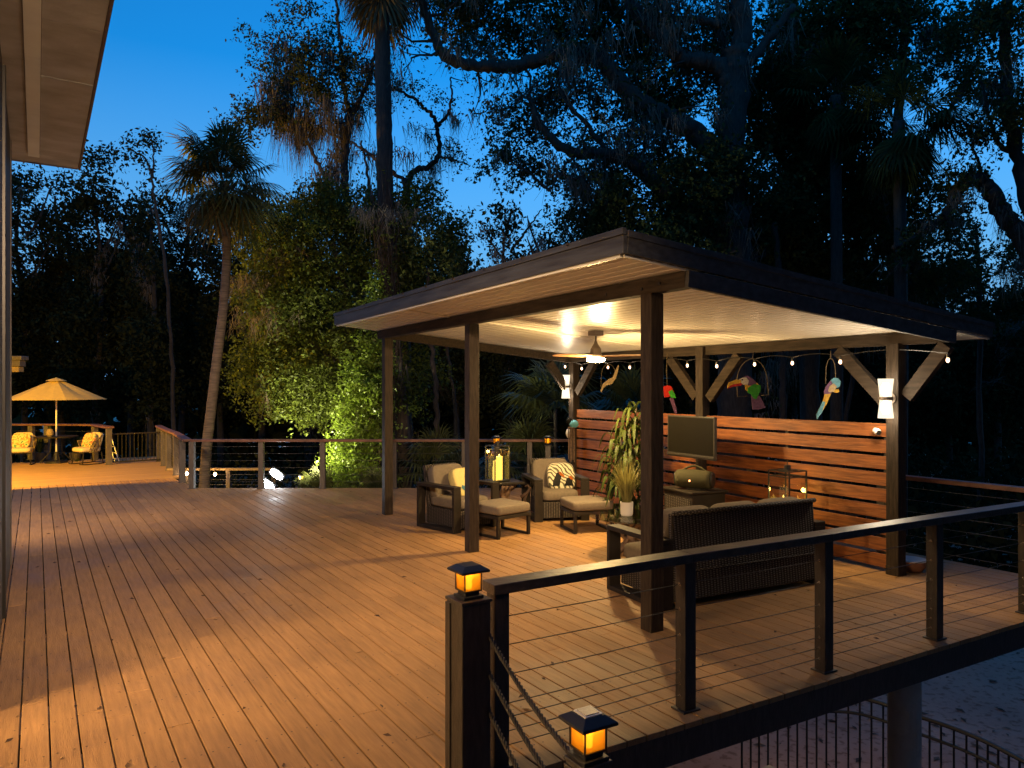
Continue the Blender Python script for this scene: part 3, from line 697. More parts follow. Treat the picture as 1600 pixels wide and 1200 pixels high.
bird('painted toucan ornament with red and yellow beak, green wing and purple tail', 1165, 605, 1, [
 ('beak','bird_yellow',[(1138,598),(1150,593),(1158,594),(1157,599),(1146,600),(1140,603),(1136,607)],-.004),
 ('beak','bird_red',[(1136,607),(1141,602),(1157,598),(1160,600),(1156,603),(1146,604)],-.006),
 ('head','bird_white',[(1155,593),(1160,590),(1166,590),(1170,595),(1168,601),(1161,601),(1156,598)],-.003),
 ('neck','bird_purple',[(1161,589),(1168,587),(1176,592),(1182,599),(1178,603),(1168,602),(1170,594)],-.001),
 ('eye','bird_black',arc(1159.5,593.5,1.2,1.2,0,330,8),-.012),
 ('breast','bird_yellow',[(1164,602),(1170,598),(1183,598),(1187,604),(1176,607),(1170,613),(1165,609)],.001),
 ('wing','bird_green',[(1168,606),(1178,600),(1188,602),(1188,610),(1184,618),(1181,624),(1177,622),(1173,616),(1168,613)],-.008),
 ('tail','bird_purple',[(1174,618),(1185,616),(1192,627),(1196,637),(1184,640),(1176,640),(1175,628)],.002)],
 [arc(1176,598,24,37,0,180)+[(1153,620),(1170,619)], [(1200,598),(1202,617),(1190,618)], [(1176,561),(1178,552)]])
bird('painted parrot ornament with blue head and long gold and blue tail beside the lit post', 1297, 612, 1, [
 ('head','bird_blue',[(1298,594),(1303,590),(1309,591),(1313,596),(1312,603),(1308,606),(1302,604)],-.003),
 ('body','bird_purple',[(1287,612),(1291,603),(1297,595),(1304,601),(1303,609),(1297,615),(1288,616)],-.001),
 ('wing','bird_tan',[(1296,603),(1302,599),(1307,604),(1302,612),(1296,613),(1293,611)],-.006),
 ('claw','bird_yellow',[(1303,609),(1310,608),(1311,612),(1306,614),(1301,612)],-.002),
 ('tail','bird_yellow',[(1289,614),(1298,615),(1292,630),(1285,642),(1279,650),(1283,636)],.0),
 ('tail_edge','bird_blue',[(1285,627),(1289,628),(1284,644),(1276,655),(1275,648),(1280,638)],-.007)],
 [arc(1299,582,7.5,22,0,180)+[(1291,600)], [(1306.5,582),(1307,594)], [(1299,560),(1299,548)]])
bird('plain pale wooden bird ornament in a thin wire hoop, nearest the ceiling fan', 952, 592, 1, [
 ('body','bird_tan',[(938,612),(942,600),(950,593),(958,589),(961,580),(966,570),(967,572),(965,582),(962,592),(956,600),(948,602),(943,606),(940,613)],0)],
 [arc(951,586,11,17,15,180)+[(939,605)]], 3.3)
bird('red and green parrot ornament half hidden behind the front pavilion post', 1046, 612, 1, [
 ('body','bird_red',[(1036,604),(1043,602),(1049,604),(1053,612),(1046,620),(1038,621)],0),
 ('wing','bird_green',[(1044,612),(1050,609),(1054,616),(1056,622),(1048,621)],-.008),
 ('tail','bird_purple',[(1046,622),(1052,622),(1057,640),(1058,647),(1054,645)],0)],
 [[(1043,603),(1042,575),(1043,552)]], 3.40)

# security camera on fence
t_ = thing('security_camera', 'small white security camera fixed to the fence top below the wall lantern', 'camera', (0,0,0))
y = on_back(1370, 3.42); p = gw(3.42, y); zc_ = CH-(674-HZ)/FP*p.y
t_.location = (p.x, p.y, zc_); t_.rotation_euler = (0,0,R(20))
m_ = MB(); m_.lathe([(.012,-.05),(.032,-.045),(.036,-.02),(.036,.03),(.03,.045),(.012,.05)], (0,0,0), 18); o = m_.build('body', M['white'], t_, smooth=True); o.rotation_euler = (R(100),0,R(-25))
m_ = MB(); m_.lathe([(.026,0),(.026,.006)], (0,0,0), 18); o = m_.build('lens_face', M['blackplastic'], t_); o.rotation_euler = (R(100),0,R(-25)); o.location = (-.022,-.048,-.010)
MB().tube([(.02,.03,0),(.06,.07,0)], .012, 8).build('mount', M['white'], t_)
# blue cap, chime and white ball on the far post
y_ = 6.18; p = gw(3.46, y_)
t_ = thing('blue_cap', 'light blue cap hanging on the far pavilion post', 'cap', (p.x-.02, p.y-.09, CH-(662-HZ)/FP*p.y)); M['capblue'] = mat('blue_cap_cloth', (.10,.36,.50), .7)
MB().puff((.05,-.03,0), (.17,.13,.14), .8).build('crown', M['capblue'], t_, smooth=True)
MB().puff((-.03,-.03,.05), (.12,.06,.12), .8, ry=.6).build('brim', M['bird_black'], t_, smooth=True)
t_ = thing('wind_chime', 'brown wooden wind chime hanging below the blue cap', 'wind chime', (p.x-.01, p.y-.10, 1.08))
m_ = MB()
for k in range(5): m_.tube([(-.05+.025*k, (-1)**k*.015, .20),(-.05+.025*k, (-1)**k*.015, -.35-.05*(k%3))], .009, 6)
m_.build('chime_tube', M['drift'], t_); MB().lathe([(.07,0),(.07,.02)], (0,0,.21), 14).build('top_disc', M['drift'], t_)
m_ = MB()
for k in range(9): m_.puff((.03*math.sin(k*2), 0, -.4-.07*k), (.05,.05,.05), 1, nu=10, nv=6)
m_.build('bead_string', M['metalblk'], t_, smooth=True)
pl_ = P(888, 677, p.y+.05)
t_ = thing('paper_ball', 'small crumpled white bag hanging left of the far pavilion post', 'bag', tuple(pl_))
MB().puff((0,0,0), (.09,.09,.17), .8).build('bag_body', M['white'], t_, smooth=True)
MB().tube([(0,0,.08),(.05,-.03,.14)], .004, 5).build('bag_string', M['wire'], t_)
# bowl at the foot of the near back post
p = gw(3.78,.10)
t_ = thing('round_pot', 'low round reddish bowl at the foot of the lit pavilion post', 'bowl', (p.x, p.y, 0))
M['terra'] = mat('terracotta', (.25,.11,.06), .7, var=.3, scale=12)
MB().lathe([(.11,0),(.15,.05),(.16,.12),(.15,.13),(.13,.07)], n=24).build('bowl', M['terra'], t_, smooth=True)
MB().lathe([(.16,0),(.17,.012)], (0,0,.118), 24).build('rim', M['white'], t_)
# ---------------------------------------------------------------- lounge furniture
def arm_frame(t_, x, y0, y1, w, z1, wz=.045, side=1):
    """closed rectangular side frame in wide flat aluminium, at local x"""
    m_ = MB()
    m_.span((x-w/2, y0, z1-wz), (x+w/2, y1, z1))
    m_.span((x-w/2, y0, 0), (x+w/2, y0+wz, z1-wz-.002)); m_.span((x-w/2, y1-wz, 0), (x+w/2, y1, z1-wz-.002))
    m_.span((x-w/2, y0+wz+.002, 0.0), (x+w/2, y1-wz-.002, wz))
    return m_.build('arm_frame', M['frame'], t_, bevel=.004)
def club_chair(label, c, face):
    """local -Y is the front"""
    a = math.atan2(face[1], face[0]) + math.pi/2
    t_ = thing('lounge_chair', label, 'armchair', (c[0], c[1], 0), a, 'wicker lounge chairs with taupe cushions')
    W, Dp = .86, .88
    arm_frame(t_, -W/2+.065, -Dp/2, Dp/2-.04, .13, .64); arm_frame(t_, W/2-.065, -Dp/2, Dp/2-.04, .13, .64)
    m_ = MB(); m_.span((-W/2+.132,-Dp/2+.03,.05),(W/2-.132,Dp/2-.10,.29)); m_.build('wicker_base', M['wicker'], t_, bevel=.006)
    m_ = MB(); m_.box((0,Dp/2-.10,.46),(W-.27,.07,.84), rx=R(-9)); m_.build('wicker_back', M['wicker'], t_, bevel=.012)
    m_ = MB(); m_.puff((0,-.05,.375),(W-.28,.72,.17),.28); m_.build('seat_cushion', M['fabric'], t_, smooth=True)
    m_ = MB(); m_.puff((0,.235,.63),(W-.27,.17,.50),.3, rx=R(-13)); m_.build('back_cushion', M['fabric'], t_, smooth=True)
    return t_
ch1 = club_chair('wicker lounge chair holding a pale yellow pillow, partly behind the middle front post', (-.80,10.72), (.70,-.71))
ch2 = club_chair('wicker lounge chair holding a zebra-striped toucan pillow, in front of the far pavilion post', (.66,11.50), (.22,-.97))
def ottoman(label, c, rz):
    t_ = thing('ottoman', label, 'ottoman', (c[0], c[1], 0), rz, 'cushioned ottomans'); s = .60
    MB().puff((0,0,.375),(s+.02,s+.02,.135),.22).build('cushion', M['fabric'], t_, smooth=True)
    m_ = MB(); m_.span((-s/2,-s/2,.26),(s/2,s/2,.305)); m_.build('top_frame', M['frame'], t_, bevel=.004)
    for sx in (-1,1):
        m_ = MB(); x = sx*(s/2-.025)
        for sy in (-1,1): m_.span((x-.02, sy*(s/2-.03)-.02, .0), (x+.02, sy*(s/2-.03)+.02, .259))
        m_.span((x-.02,-s/2+.052,.0),(x+.02,s/2-.052,.03)); m_.build('leg_frame', M['frame'], t_, bevel=.003)
    return t_
ottoman('ottoman in front of the chair with the pale yellow pillow', (-.16,10.14), R(42))
ottoman('ottoman beside the glass coffee table, in front of the chair with the toucan pillow', (1.06,10.46), R(16))
# pillows: cover plus printed patches (thin, sewn on the front)
def pillow(label, parent_ch, loc, base, prints, rx=-24, rz=0, s=.44):
    t_ = thing('pillow', label, 'pillow', (0,0,0))
    t_.matrix_world = Matrix.Translation(parent_ch.location) @ Matrix.Rotation(parent_ch.rotation_euler.z,4,'Z') @ Matrix.Translation(loc) @ Matrix.Rotation(R(rz),4,'Z') @ Matrix.Rotation(R(rx),4,'X')
    MB().puff((0,0,0),(s,.17,s),.42, pinch=0).build('cover', base, t_, smooth=True)
    def bulge(x, z):
        u, v = abs(x)/(s/2), abs(z)/(s/2); f = max(0, 1-max(u,v)**4.2)**.40
        return -.0865*f-.003
    for nm, mt, pl in prints:
        n = 6; m_ = MB(); cx = sum(p[0] for p in pl)/len(pl); cz_ = sum(p[1] for p in pl)/len(pl); vs = [(cx, bulge(cx,cz_)-.003, cz_)]; fs = []
        K = len(pl)*3; ring = []
        for i in range(len(pl)):
            a, b = pl[i], pl[(i+1)%len(pl)]
            for k in range(3): ring.append((a[0]+(b[0]-a[0])*k/3, a[1]+(b[1]-a[1])*k/3))
        for lv in (.5, 1):
            for (x, z) in ring:
                X, Z = cx+(x-cx)*lv, cz_+(z-cz_)*lv; vs.append((X, bulge(X,Z)-.003, Z))
        for i in range(K):
            fs.append((0, 1+i, 1+(i+1)%K)); fs.append((1+i, 1+K+i, 1+K+(i+1)%K, 1+(i+1)%K))
        m_.add(vs, fs); m_.build(nm, M[mt], t_, smooth=True)
    return t_
M['pilyel'] = mat('pale_yellow_linen', (.62,.52,.20), .85, var=.08, scale=40)
def zebra():
    m = bpy.data.materials.new('zebra_print'); m.use_nodes = True; t = m.node_tree; N = t.nodes; L = t.links
    b = N['Principled BSDF']; b.inputs['Roughness'].default_value = .85
    tc = N.new('ShaderNodeTexCoord'); wv = N.new('ShaderNodeTexWave'); wv.inputs['Scale'].default_value = 8; wv.inputs['Distortion'].default_value = 7; wv.inputs['Detail'].default_value = 1; wv.inputs['Detail Scale'].default_value = .9
    wv.bands_direction = 'DIAGONAL'
    L.new(tc.outputs['Object'], wv.inputs['Vector'])
    r = N.new('ShaderNodeValToRGB'); r.color_ramp.interpolation = 'CONSTANT'; r.color_ramp.elements[0].color = (.10,.10,.06,1); r.color_ramp.elements[1].color = (.62,.57,.42,1); r.color_ramp.elements[1].position = .45
    L.new(wv.outputs[0], r.inputs[0]); L.new(r.outputs[0], b.inputs['Base Color']); return m
M['zebra'] = zebra()
pillow('pale yellow pillow with an orange and teal tropical print', ch1, (.10,-.02,.62), M['pilyel'], [
  ('print','bird_orange',[(.01,-.15),(.10,-.16),(.13,-.05),(.10,.04),(.03,.06),(.05,-.02),(.0,-.08)]),
  ('print','bird_tan',[(.0,.03),(.06,.05),(.1,.08),(.06,.12),(.0,.10),(-.03,.07)]),
  ('print','bird_blue',[(-.15,-.09),(-.10,-.14),(-.03,-.13),(-.03,-.10),(-.08,-.07),(-.12,-.05)]),
  ('print','bird_red',[(.10,-.16),(.17,-.15),(.17,-.06),(.13,-.05)])], rz=4)
pillow('zebra-striped pillow printed with two black and orange toucans', ch2, (.10,-.02,.62), M['zebra'], [
  ('print','bird_black',[(-.16,-.17),(-.05,-.17),(-.03,-.08),(.0,.0),(-.03,.05),(-.08,.04),(-.11,-.02),(-.15,-.09)]),
  ('print','bird_orange',[(-.06,.05),(-.02,.055),(.03,.0),(.05,-.05),(.02,-.035),(-.03,.0)]),
  ('print','bird_black',[(.02,-.17),(.17,-.17),(.16,-.10),(.14,-.05),(.09,-.04),(.06,-.07),(.05,-.11)]),
  ('print','bird_orange',[(.10,-.03),(.14,-.01),(.17,-.04),(.18,-.08),(.13,-.07)])], rz=-3)
# sofa
SA = math.atan2(.454,.89)
def W_(x, y): return (sx0+x*math.cos(SA)-y*math.sin(SA), sy0+x*math.sin(SA)+y*math.cos(SA))
sofa = thing('wicker_sofa', 'long dark wicker sofa seen from behind with three taupe back cushions', 'sofa', (2.285,7.10,0), SA)   # origin: middle of the back; local +Y is the front
L_ = 1.83
for s in (-1,1): arm_frame(sofa, s*(L_/2+.075), .0, .86, .14, .64)
m_ = MB(); m_.box((0,.035,.465),(L_,.06,.80), rx=R(-3)); m_.build('wicker_back', M['wicker'], sofa, bevel=.012)
MB().tube([(-L_/2,.012,.868),(L_/2,.012,.868)], .022, 10).build('back_rim', M['wicker'], sofa, smooth=True)
m_ = MB(); m_.tube([(-L_/2,.008,.075),(L_/2,.008,.075)], .016, 8); m_.tube([(-L_/2,-.006,.33),(L_/2,-.006,.33)], .007, 8); m_.build('woven_binding', M['wicker'], sofa, smooth=True)
m_ = MB(); m_.span((-L_/2,.07,.05),(L_/2,.82,.29)); m_.build('wicker_base', M['wicker'], sofa, bevel=.006)
for k in range(3): MB().puff((-L_/3+k*L_/3,.48,.375),(L_/3-.01,.72,.17),.26).build('seat_cushion', M['fabric'], sofa, smooth=True)
for k in range(3): MB().puff((-L_/3+k*L_/3,.20,.68),(L_/3-.008,.18,.40),.3, rx=R(12)).build('back_cushion', M['fabric'], sofa, smooth=True)
# glass table on driftwood
t_ = thing('coffee_table', 'round glass coffee table on a gnarled driftwood base', 'table', (1.47,9.0,0))
MB().lathe([(.50,0),(.52,.003),(.52,.011),(.50,.014)], (0,0,.44), 48).build('glass_top', M['tableglass'], t_, smooth=False)
def driftwood(mb, n, r, h, seed, rr=.035):
    rg = random.Random(seed)
    for k in range(n):
        a = 2*math.pi*k/n + rg.uniform(-.3,.3); pts = []; rad = []
        tw = rg.uniform(-1.6,1.6)
        for i in range(9):
            t = i/8; q = r*(.9-.75*math.sin(math.pi*t)*rg.uniform(.6,1)); an = a+tw*t
            pts.append((q*math.cos(an)+rg.uniform(-.01,.01), q*math.sin(an)+rg.uniform(-.01,.01), .01+(h-.012)*t)); rad.append(rr*rg.uniform(.6,1.25))
        mb.tube(pts, rad, 8)
    return mb
driftwood(MB(), 9, .28, .425, 4).build('driftwood_base', M['drift'], t_, smooth=True)
# side table between chairs with driftwood
t_ = thing('side_table', 'small dark side table with twisted driftwood legs between the two lounge chairs', 'table', (-.16,11.62,0), R(20))
MB().box((0,0,.525),(.58,.52,.035)).build('table_top', M['frame'], t_, bevel=.006)
driftwood(MB(), 8, .25, .50, 9, .032).build('driftwood_base', M['drift'], t_, smooth=True)
m_ = MB(); rg = random.Random(2)
pts = [(.24,-.2,.30),(.34,-.22,.36),(.40,-.20,.43),(.37,-.18,.48),(.32,-.18,.46)]; m_.tube(pts, [.028,.026,.022,.018,.012], 8)
m_.tube([(.22,-.15,.05),(.33,-.2,.15),(.30,-.22,.27),(.36,-.2,.38)], [.03,.026,.024,.016], 8); m_.build('driftwood_branch', M['drift'], t_, smooth=True)
# candle lanterns
def lantern(label, loc, w, h, rz, candles, e, ornate=False, fm='metalblk'):
    t_ = thing('candle_lantern', label, 'lantern', loc, rz, 'tall glass candle lanterns')
    b = .014; m_ = MB(); hb = h*.80
    for a in (-1,1):
        for c in (-1,1): m_.box((a*w/2,c*w/2,h*.42), (b,b,h*.84))
    for z in (.012, hb*.93, h*.84):
        for a in (-1,1): m_.box((a*w/2,0,z),(b*.9,w-b,b*.9)); m_.box((0,a*w/2,z),(w-b,b*.9,b*.9))
    m_.build('lantern_frame', M[fm], t_)
    MB().box((0,0,.008),(w,w,.014)).build('floor_plate', M[fm], t_)
    MB().box((0,0,h*.845),(w*.55,w*.55,.012)).build('top_plate', M[fm], t_)
    m_ = MB(); m_.lathe([(w*.14,0),(w*.13,.05),(w*.03,.06)], (0,0,h*.855), 12); m_.tube([(0,0,h*.9),(0,0,h*.98)], .006, 6); m_.build('finial', M[fm], t_)
    for (x, y, sx, sy) in ((w/2-.003,0,.003,w-.016),(-w/2+.003,0,.003,w-.016),(0,w/2-.003,w-.016,.003),(0,-w/2+.003,w-.016,.003)):
        MB().box((x,y,hb*.47),(sx,sy,hb*.9)).build('glass_pane', M['pane'], t_)
    for (x, y, r, ch_) in candles:
        MB().lathe([(r,0),(r,ch_),(r*.8,ch_+.006),(r*.3,ch_-.004)], (x,y,.016), 18).build('candle', M['candle'], t_, smooth=False)
        MB().lathe([(.003,0),(.010,.012),(.006,.028),(.001,.04)], (x,y,.016+ch_+.004), 8).build('flame', M['flame'], t_, smooth=True)
    l = bpy.data.lights.new('lantern_candlelight', 'POINT'); l.energy = e; l.color = (1,.62,.12); l.shadow_soft_size = .03
    lo = link(bpy.data.objects.new('lantern_candlelight', l)); lo.parent = t_; lo.location = (0,0,max(c[3] for c in candles)+.09)
    return t_
lantern('tall glass lantern with thick yellow candles on the side table between the lounge chairs', (-.23,11.60,.545), .27, .66, R(35), [(-.06,-.03,.036,.30),(.05,.02,.052,.36),(-.01,.07,.03,.2)], 3.2)
# second lantern with its small stand behind the sofa
t_ = thing('lantern_stand', 'small dark stand carrying the lantern behind the sofa', 'stand', (3.30,8.82,0), GT)
MB().box((0,0,.42),(.40,.40,.03)).build('stand_top', M['frame'], t_, bevel=.004)
for a in (-1,1):
    for c in (-1,1): MB().box((a*.17,c*.17,.2),(.03,.03,.405)).build('leg', M['frame'], t_)
lantern('open black-framed lantern with fairy-lit candles in front of the slat fence behind the sofa', (3.30,8.82,.436), .30, .70, GT, [(-.07,0,.036,.24),(.07,.03,.036,.21),(.0,-.06,.036,.18)], 3.0)
# white pot with thin grass on the table
def blades(mb, n, h, spread, rg, w=.006, droop=.5, base=(0,0,0), r0=.04, seg=5):
    for k in range(n):
        a = rg.uniform(0,2*math.pi); L = h*rg.uniform(.55,1.05); sp = spread*rg.uniform(.1,1)
        px, py = base[0]+r0*math.cos(a)*rg.random(), base[1]+r0*math.sin(a)*rg.random()
        vs = []; ww = w*rg.uniform(.7,1.3); ax = (-math.sin(a), math.cos(a))
        for i in range(seg+1):
            t = i/seg; r = sp*t**1.7; z = L*(t-droop*.5*t**3*(sp/spread)); wi = ww*(1-t)**.6+.0005
            for s in (-1,1): vs.append((px+math.cos(a)*r+ax[0]*wi*s, py+math.sin(a)*r+ax[1]*wi*s, base[2]+z))
        mb.add(vs, [(2*i,2*i+1,2*i+3,2*i+2) for i in range(seg)])
    return mb
t_ = thing('potted_grass', 'thin grassy plant in a plain white pot on the glass coffee table', 'potted plant', (1.40,8.98,.456)); rg = random.Random(8)
MB().lathe([(.065,0),(.074,.02),(.080,.165),(.074,.166),(.070,.14)], n=28).build('pot', M['white'], t_, smooth=False)
blades(MB(), 230, .62, .26, rg, base=(0,0,.13), r0=.06).build('leaves', M['grassplant'], t_)
# tall broad-leaf plant
t_ = thing('tall_potted_plant', 'tall leafy potted plant with drooping strap leaves beside the tall front post', 'potted plant', (1.66,10.45,0)); rg = random.Random(12)
MB().lathe([(.15,0),(.20,.30),(.21,.34),(.19,.34),(.18,.28)], n=24).build('pot', M['pot'], t_)
m_ = MB(); heads = [(.10,0,1.78),(-.12,-.04,1.42),(.12,.1,1.55),(.02,-.1,1.2),(-.14,.08,1.0),(.0,0,.8)]
for (x, y, z) in heads: m_.tube([(x*.2,y*.2,.25),(x*.8,y*.8,z*.6),(x,y,z)], [.022,.018,.014], 7)
m_.build('stem', M['bark'], t_, smooth=True)
m_ = MB()
def strap(mb, b, a, L, w, up, rg):
    vs = []; n = 8; ax = (-math.sin(a), math.cos(a)); rise = up
    for i in range(n+1):
        t = i/n; r = L*(t*.9)*(1-.25*t); z = rise*L*.5*math.sin(min(1,t*1.15)*math.pi*.75) - L*.62*t**2.0
        wi = w*math.sin(math.pi*min(.98,(t*.93+.07)))**.7
        fold = .25*wi
        for s, f in ((-1,fold),(0,0),(1,fold)): vs.append((b[0]+math.cos(a)*r+ax[0]*wi*s, b[1]+math.sin(a)*r+ax[1]*wi*s, b[2]+z+f))
    fs = []
    for i in range(n):
        q = 3*i; fs += [(q,q+1,q+4,q+3),(q+1,q+2,q+5,q+4)]
    mb.add(vs, fs)
for (x, y, z) in heads:
    for k in range(52):
        zz = z - rg.uniform(0,.8); az = rg.uniform(0,2*math.pi); rr_ = rg.uniform(.0,.22); strap(m_, (x*zz/z+rr_*math.cos(az), y*zz/z+rr_*math.sin(az), zz-rr_*.3), az+rg.uniform(-.9,.9), rg.uniform(.26,.48), rg.uniform(.017,.030), rg.uniform(.35,1.1), rg)
m_.build('leaves', M['plant'], t_, smooth=True)
# cabinet, boombox, TV
cb = thing('speaker_cabinet', 'dark boxy cabinet under the television carrying the barrel speaker', 'cabinet', (2.38,9.62,0), GT-R(6))
m_ = MB(); m_.span((-.26,-.30,0),(.26,.30,.665)); m_.build('body', M['frame'], cb, bevel=.01)
m_ = MB(); m_.span((-.29,-.33,.667),(.29,.33,.70)); m_.build('top', M['frame'], cb, bevel=.012)
m_ = MB(); m_.span((-.268,-.26,.08),(-.262,.26,.6)); m_.build('front_grille', M['wicker'], cb)
MB().span((-.10,-.308,.36),(.10,-.302,.46)).build('side_handle', M['blackplastic'], cb)
bb = thing('barrel_speaker', 'olive barrel-shaped portable speaker with a curved handle on the cabinet', 'speaker', (2.36,9.52,.702), R(-34))
m_ = MB(); pr = [(.05,-.215),(.098,-.21),(.105,-.16),(.112,0),(.105,.16),(.098,.21),(.05,.215)]
m_.lathe([(r_*1.12,z_*1.08) for r_,z_ in pr], (0,0,0), 30); o = m_.build('body', M['olive'], bb, smooth=True); o.rotation_euler = (0,R(90),0); o.location = (0,0,.130)
for s in (-1,1):
    m_ = MB(); m_.lathe([(.062,-.01),(.088,-.008),(.09,.006),(.06,.012)], (0,0,0), 24); o = m_.build('end_ring', M['blackplastic'], bb, smooth=True); o.rotation_euler = (0,R(90),0); o.location = (s*.238,0,.130); o.scale = (1.1,1.1,1.1)
pts = [(-.17+.34*i/12, 0, .225+.075*math.sin(math.pi*i/12)) for i in range(13)]; MB().tube(pts, .015, 8).build('handle', M['olive'], bb, smooth=True)
MB().span((-.10,-.04,.0),(.10,.04,.02)).build('foot', M['blackplastic'], bb)
o = MB().lathe([(.012,0),(.012,.004)], (0,0,0), 12).build('power_light', emis('red_led',(1,.25,.08),5), bb); o.rotation_euler = (R(90),0,0); o.location = (-.02,-.126,.12)
tva = math.atan2(.89,-.45)                      # direction along the screen, away from the camera
tv = thing('television', 'flat grey television mounted on the middle back post, switched off', 'television', (2.41,9.84,1.36), tva)
m_ = MB(); m_.span((-.47,-.005,-.285),(.47,.04,.275)); m_.build('casing', M['tvframe'], tv, bevel=.006)
MB().span((-.445,.041,-.225),(.445,.0435,.255)).build('screen', M['screen'], tv)
MB().span((-.47,.04,-.265),(.47,.052,-.238)).build('lower_bezel', M['tvframe'], tv, bevel=.003)
m_ = MB(); m_.span((-.40,-.06,-.20),(.40,-.006,.20)); m_.build('back_shell', M['blackplastic'], tv, bevel=.02)
m_ = MB(); m_.span((-.05,-.36,-.04),(.05,-.06,.04)); m_.span((-.1,-.075,-.1),(.1,-.062,.1)); m_.build('wall_arm', M['blackplastic'], tv)
t_ = MB(); t_.span((-.02,-.02,-.12),(.02,.02,.12))

# ---------------------------------------------------------------- side deck furniture
M['ropechair'] = mat('tan_rope_weave', (.20,.14,.07), .8, var=.3, scale=30)
def rope_chair(label, c, face, pil):
    a = math.atan2(face[1], face[0]) + math.pi/2
    t_ = thing('rope_armchair', label, 'armchair', (c[0], c[1], 0), a, 'rope armchairs on the side deck')
    m_ = MB(); rail = []
    for i in range(17):
        an = R(-25+230*i/16); zz = .60+.20*max(0, math.sin(an)); rail.append((.34*math.cos(an), .30*math.sin(an)+.02, zz))
    m_.tube(rail, .016, 6); low = [(p[0]*.82, p[1]*.85, .33) for p in rail]; m_.tube(low, .014, 6)
    m_.build('tub_rail', M['ropechair'], t_, smooth=True)
    m_ = MB()
    for i in range(0,16):
        m_.tube([low[i], rail[i+1]], .009, 5); m_.tube([low[i+1], rail[i]], .009, 5)
    m_.build('rope_weave', M['ropechair'], t_, smooth=True)
    m_ = MB()
    for s in (-1,1):
        m_.tube([(s*.27,-.24,.32),(s*.27,-.26,.03)], .014, 6); m_.tube([(s*.27,.22,.32),(s*.27,.26,.03)], .014, 6); m_.tube([(s*.27,-.34,.035),(s*.27,-.2,.014),(s*.27,.2,.014),(s*.27,.34,.035)], .014, 6)
    m_.tube([(-.27,-.24,.31),(.27,-.24,.31)], .014, 6); m_.build('sled_base', M['frame'], t_, smooth=True)
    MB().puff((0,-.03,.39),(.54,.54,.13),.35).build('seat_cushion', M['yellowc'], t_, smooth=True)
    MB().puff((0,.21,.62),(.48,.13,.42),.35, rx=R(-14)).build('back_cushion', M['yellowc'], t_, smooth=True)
    return t_
def floral():
    m = mat('floral_print', (.60,.42,.14), .85); t = m.node_tree; N = t.nodes; L = t.links; b = N['Principled BSDF']
    tc = N.new('ShaderNodeTexCoord'); vo = N.new('ShaderNodeTexNoise'); vo.inputs['Scale'].default_value = 13; vo.inputs['Detail'].default_value = 2; L.new(tc.outputs['Object'], vo.inputs['Vector'])
    r = N.new('ShaderNodeValToRGB'); r.color_ramp.interpolation = 'CONSTANT'; e = r.color_ramp.elements
    e[0].color = (.08,.22,.10,1); e[1].color = (.65,.48,.18,1); e[1].position = .40; k = e.new(.53); k.color = (.60,.12,.04,1); k = e.new(.60); k.color = (.65,.30,.05,1); k = e.new(.68); k.color = (.7,.55,.2,1)
    L.new(vo.outputs[0], r.inputs[0]); L.new(r.outputs[0], b.inputs['Base Color']); return m
M['floral'] = floral()
pR = G(137,725); pL = G(33,726)
rc1 = rope_chair('rope armchair with cream cushions right of the umbrella table, beside the railing post', (pR.x,pR.y), (-.55,-.83), 0)
rc2 = rope_chair('rope armchair with cream cushions at the left edge of the picture beyond the house post', (pL.x,pL.y), (.35,-.93), 0)
def fl_pillow(label, ch, off, rz):
    t_ = thing('floral_pillow', label, 'pillow', (0,0,0))
    t_.matrix_world = Matrix.Translation(ch.location) @ Matrix.Rotation(ch.rotation_euler.z,4,'Z') @ Matrix.Translation(off) @ Matrix.Rotation(R(rz),4,'Z') @ Matrix.Rotation(R(-20),4,'X')
    MB().puff((0,0,0),(.44,.13,.40),.42).build('cover', M['floral'], t_, smooth=True)
fl_pillow('orange floral pillow in the rope armchair right of the umbrella table', rc1, (.05,.02,.62), 8); fl_pillow('orange and green floral pillow in the rope armchair at the left picture edge', rc2, (0,.02,.62), -6)
bt = G(88,723)
t_ = thing('bistro_table', 'round dark bistro table under the patio umbrella', 'table', (bt.x,bt.y,0))
MB().lathe([(.50,0),(.52,.01),(.52,.03),(.50,.035)], (0,0,.68), 30).build('table_top', M['frame'], t_)
for k in range(4):
    a = R(45+90*k); MB().tube([(.12*math.cos(a),.12*math.sin(a),.68),(.14*math.cos(a),.14*math.sin(a),.3),(.38*math.cos(a),.38*math.sin(a),.012)], .014, 6).build('leg', M['frame'], t_)
t_ = thing('pineapple_jar', 'small golden pineapple-shaped jar on the bistro table', 'jar', (bt.x+.02,bt.y-.30,.716))
MB().lathe([(.04,0),(.085,.05),(.09,.12),(.06,.19),(.03,.21)], n=14).build('jar', M['bird_tan'], t_)
blades(MB(), 14, .12, .06, random.Random(3), w=.008, base=(0,0,.2), r0=.02).build('leaf_lid', M['plant'], t_)
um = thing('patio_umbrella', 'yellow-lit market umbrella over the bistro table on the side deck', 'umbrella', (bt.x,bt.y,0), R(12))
d_ = bt.y; zt = CH+(HZ-592)/FP*d_; ze = CH-(624-HZ)/FP*d_; Ru = 1.23
MB().tube([(0,0,.0),(0,0,zt+.03)], .02, 10).build('pole', M['white'], um)
m_ = MB(); n = 6; vs = [(0,0,zt)]; rings = 6; fs = []
for j in range(1, rings+1):
    t = j/rings
    for i in range(n*4):
        a = 2*math.pi*i/(n*4); fr = abs(((i/4) % 1)-.5)*2        # 1 at ribs
        rr = Ru*t*(1-.055*(1-fr)); z = zt-(zt-ze)*(t**1.06) - .045*(1-fr)*math.sin(math.pi*t)
        vs.append((rr*math.cos(a), rr*math.sin(a), z))
N_ = n*4
for i in range(N_): fs.append((0,1+i,1+(i+1)%N_))
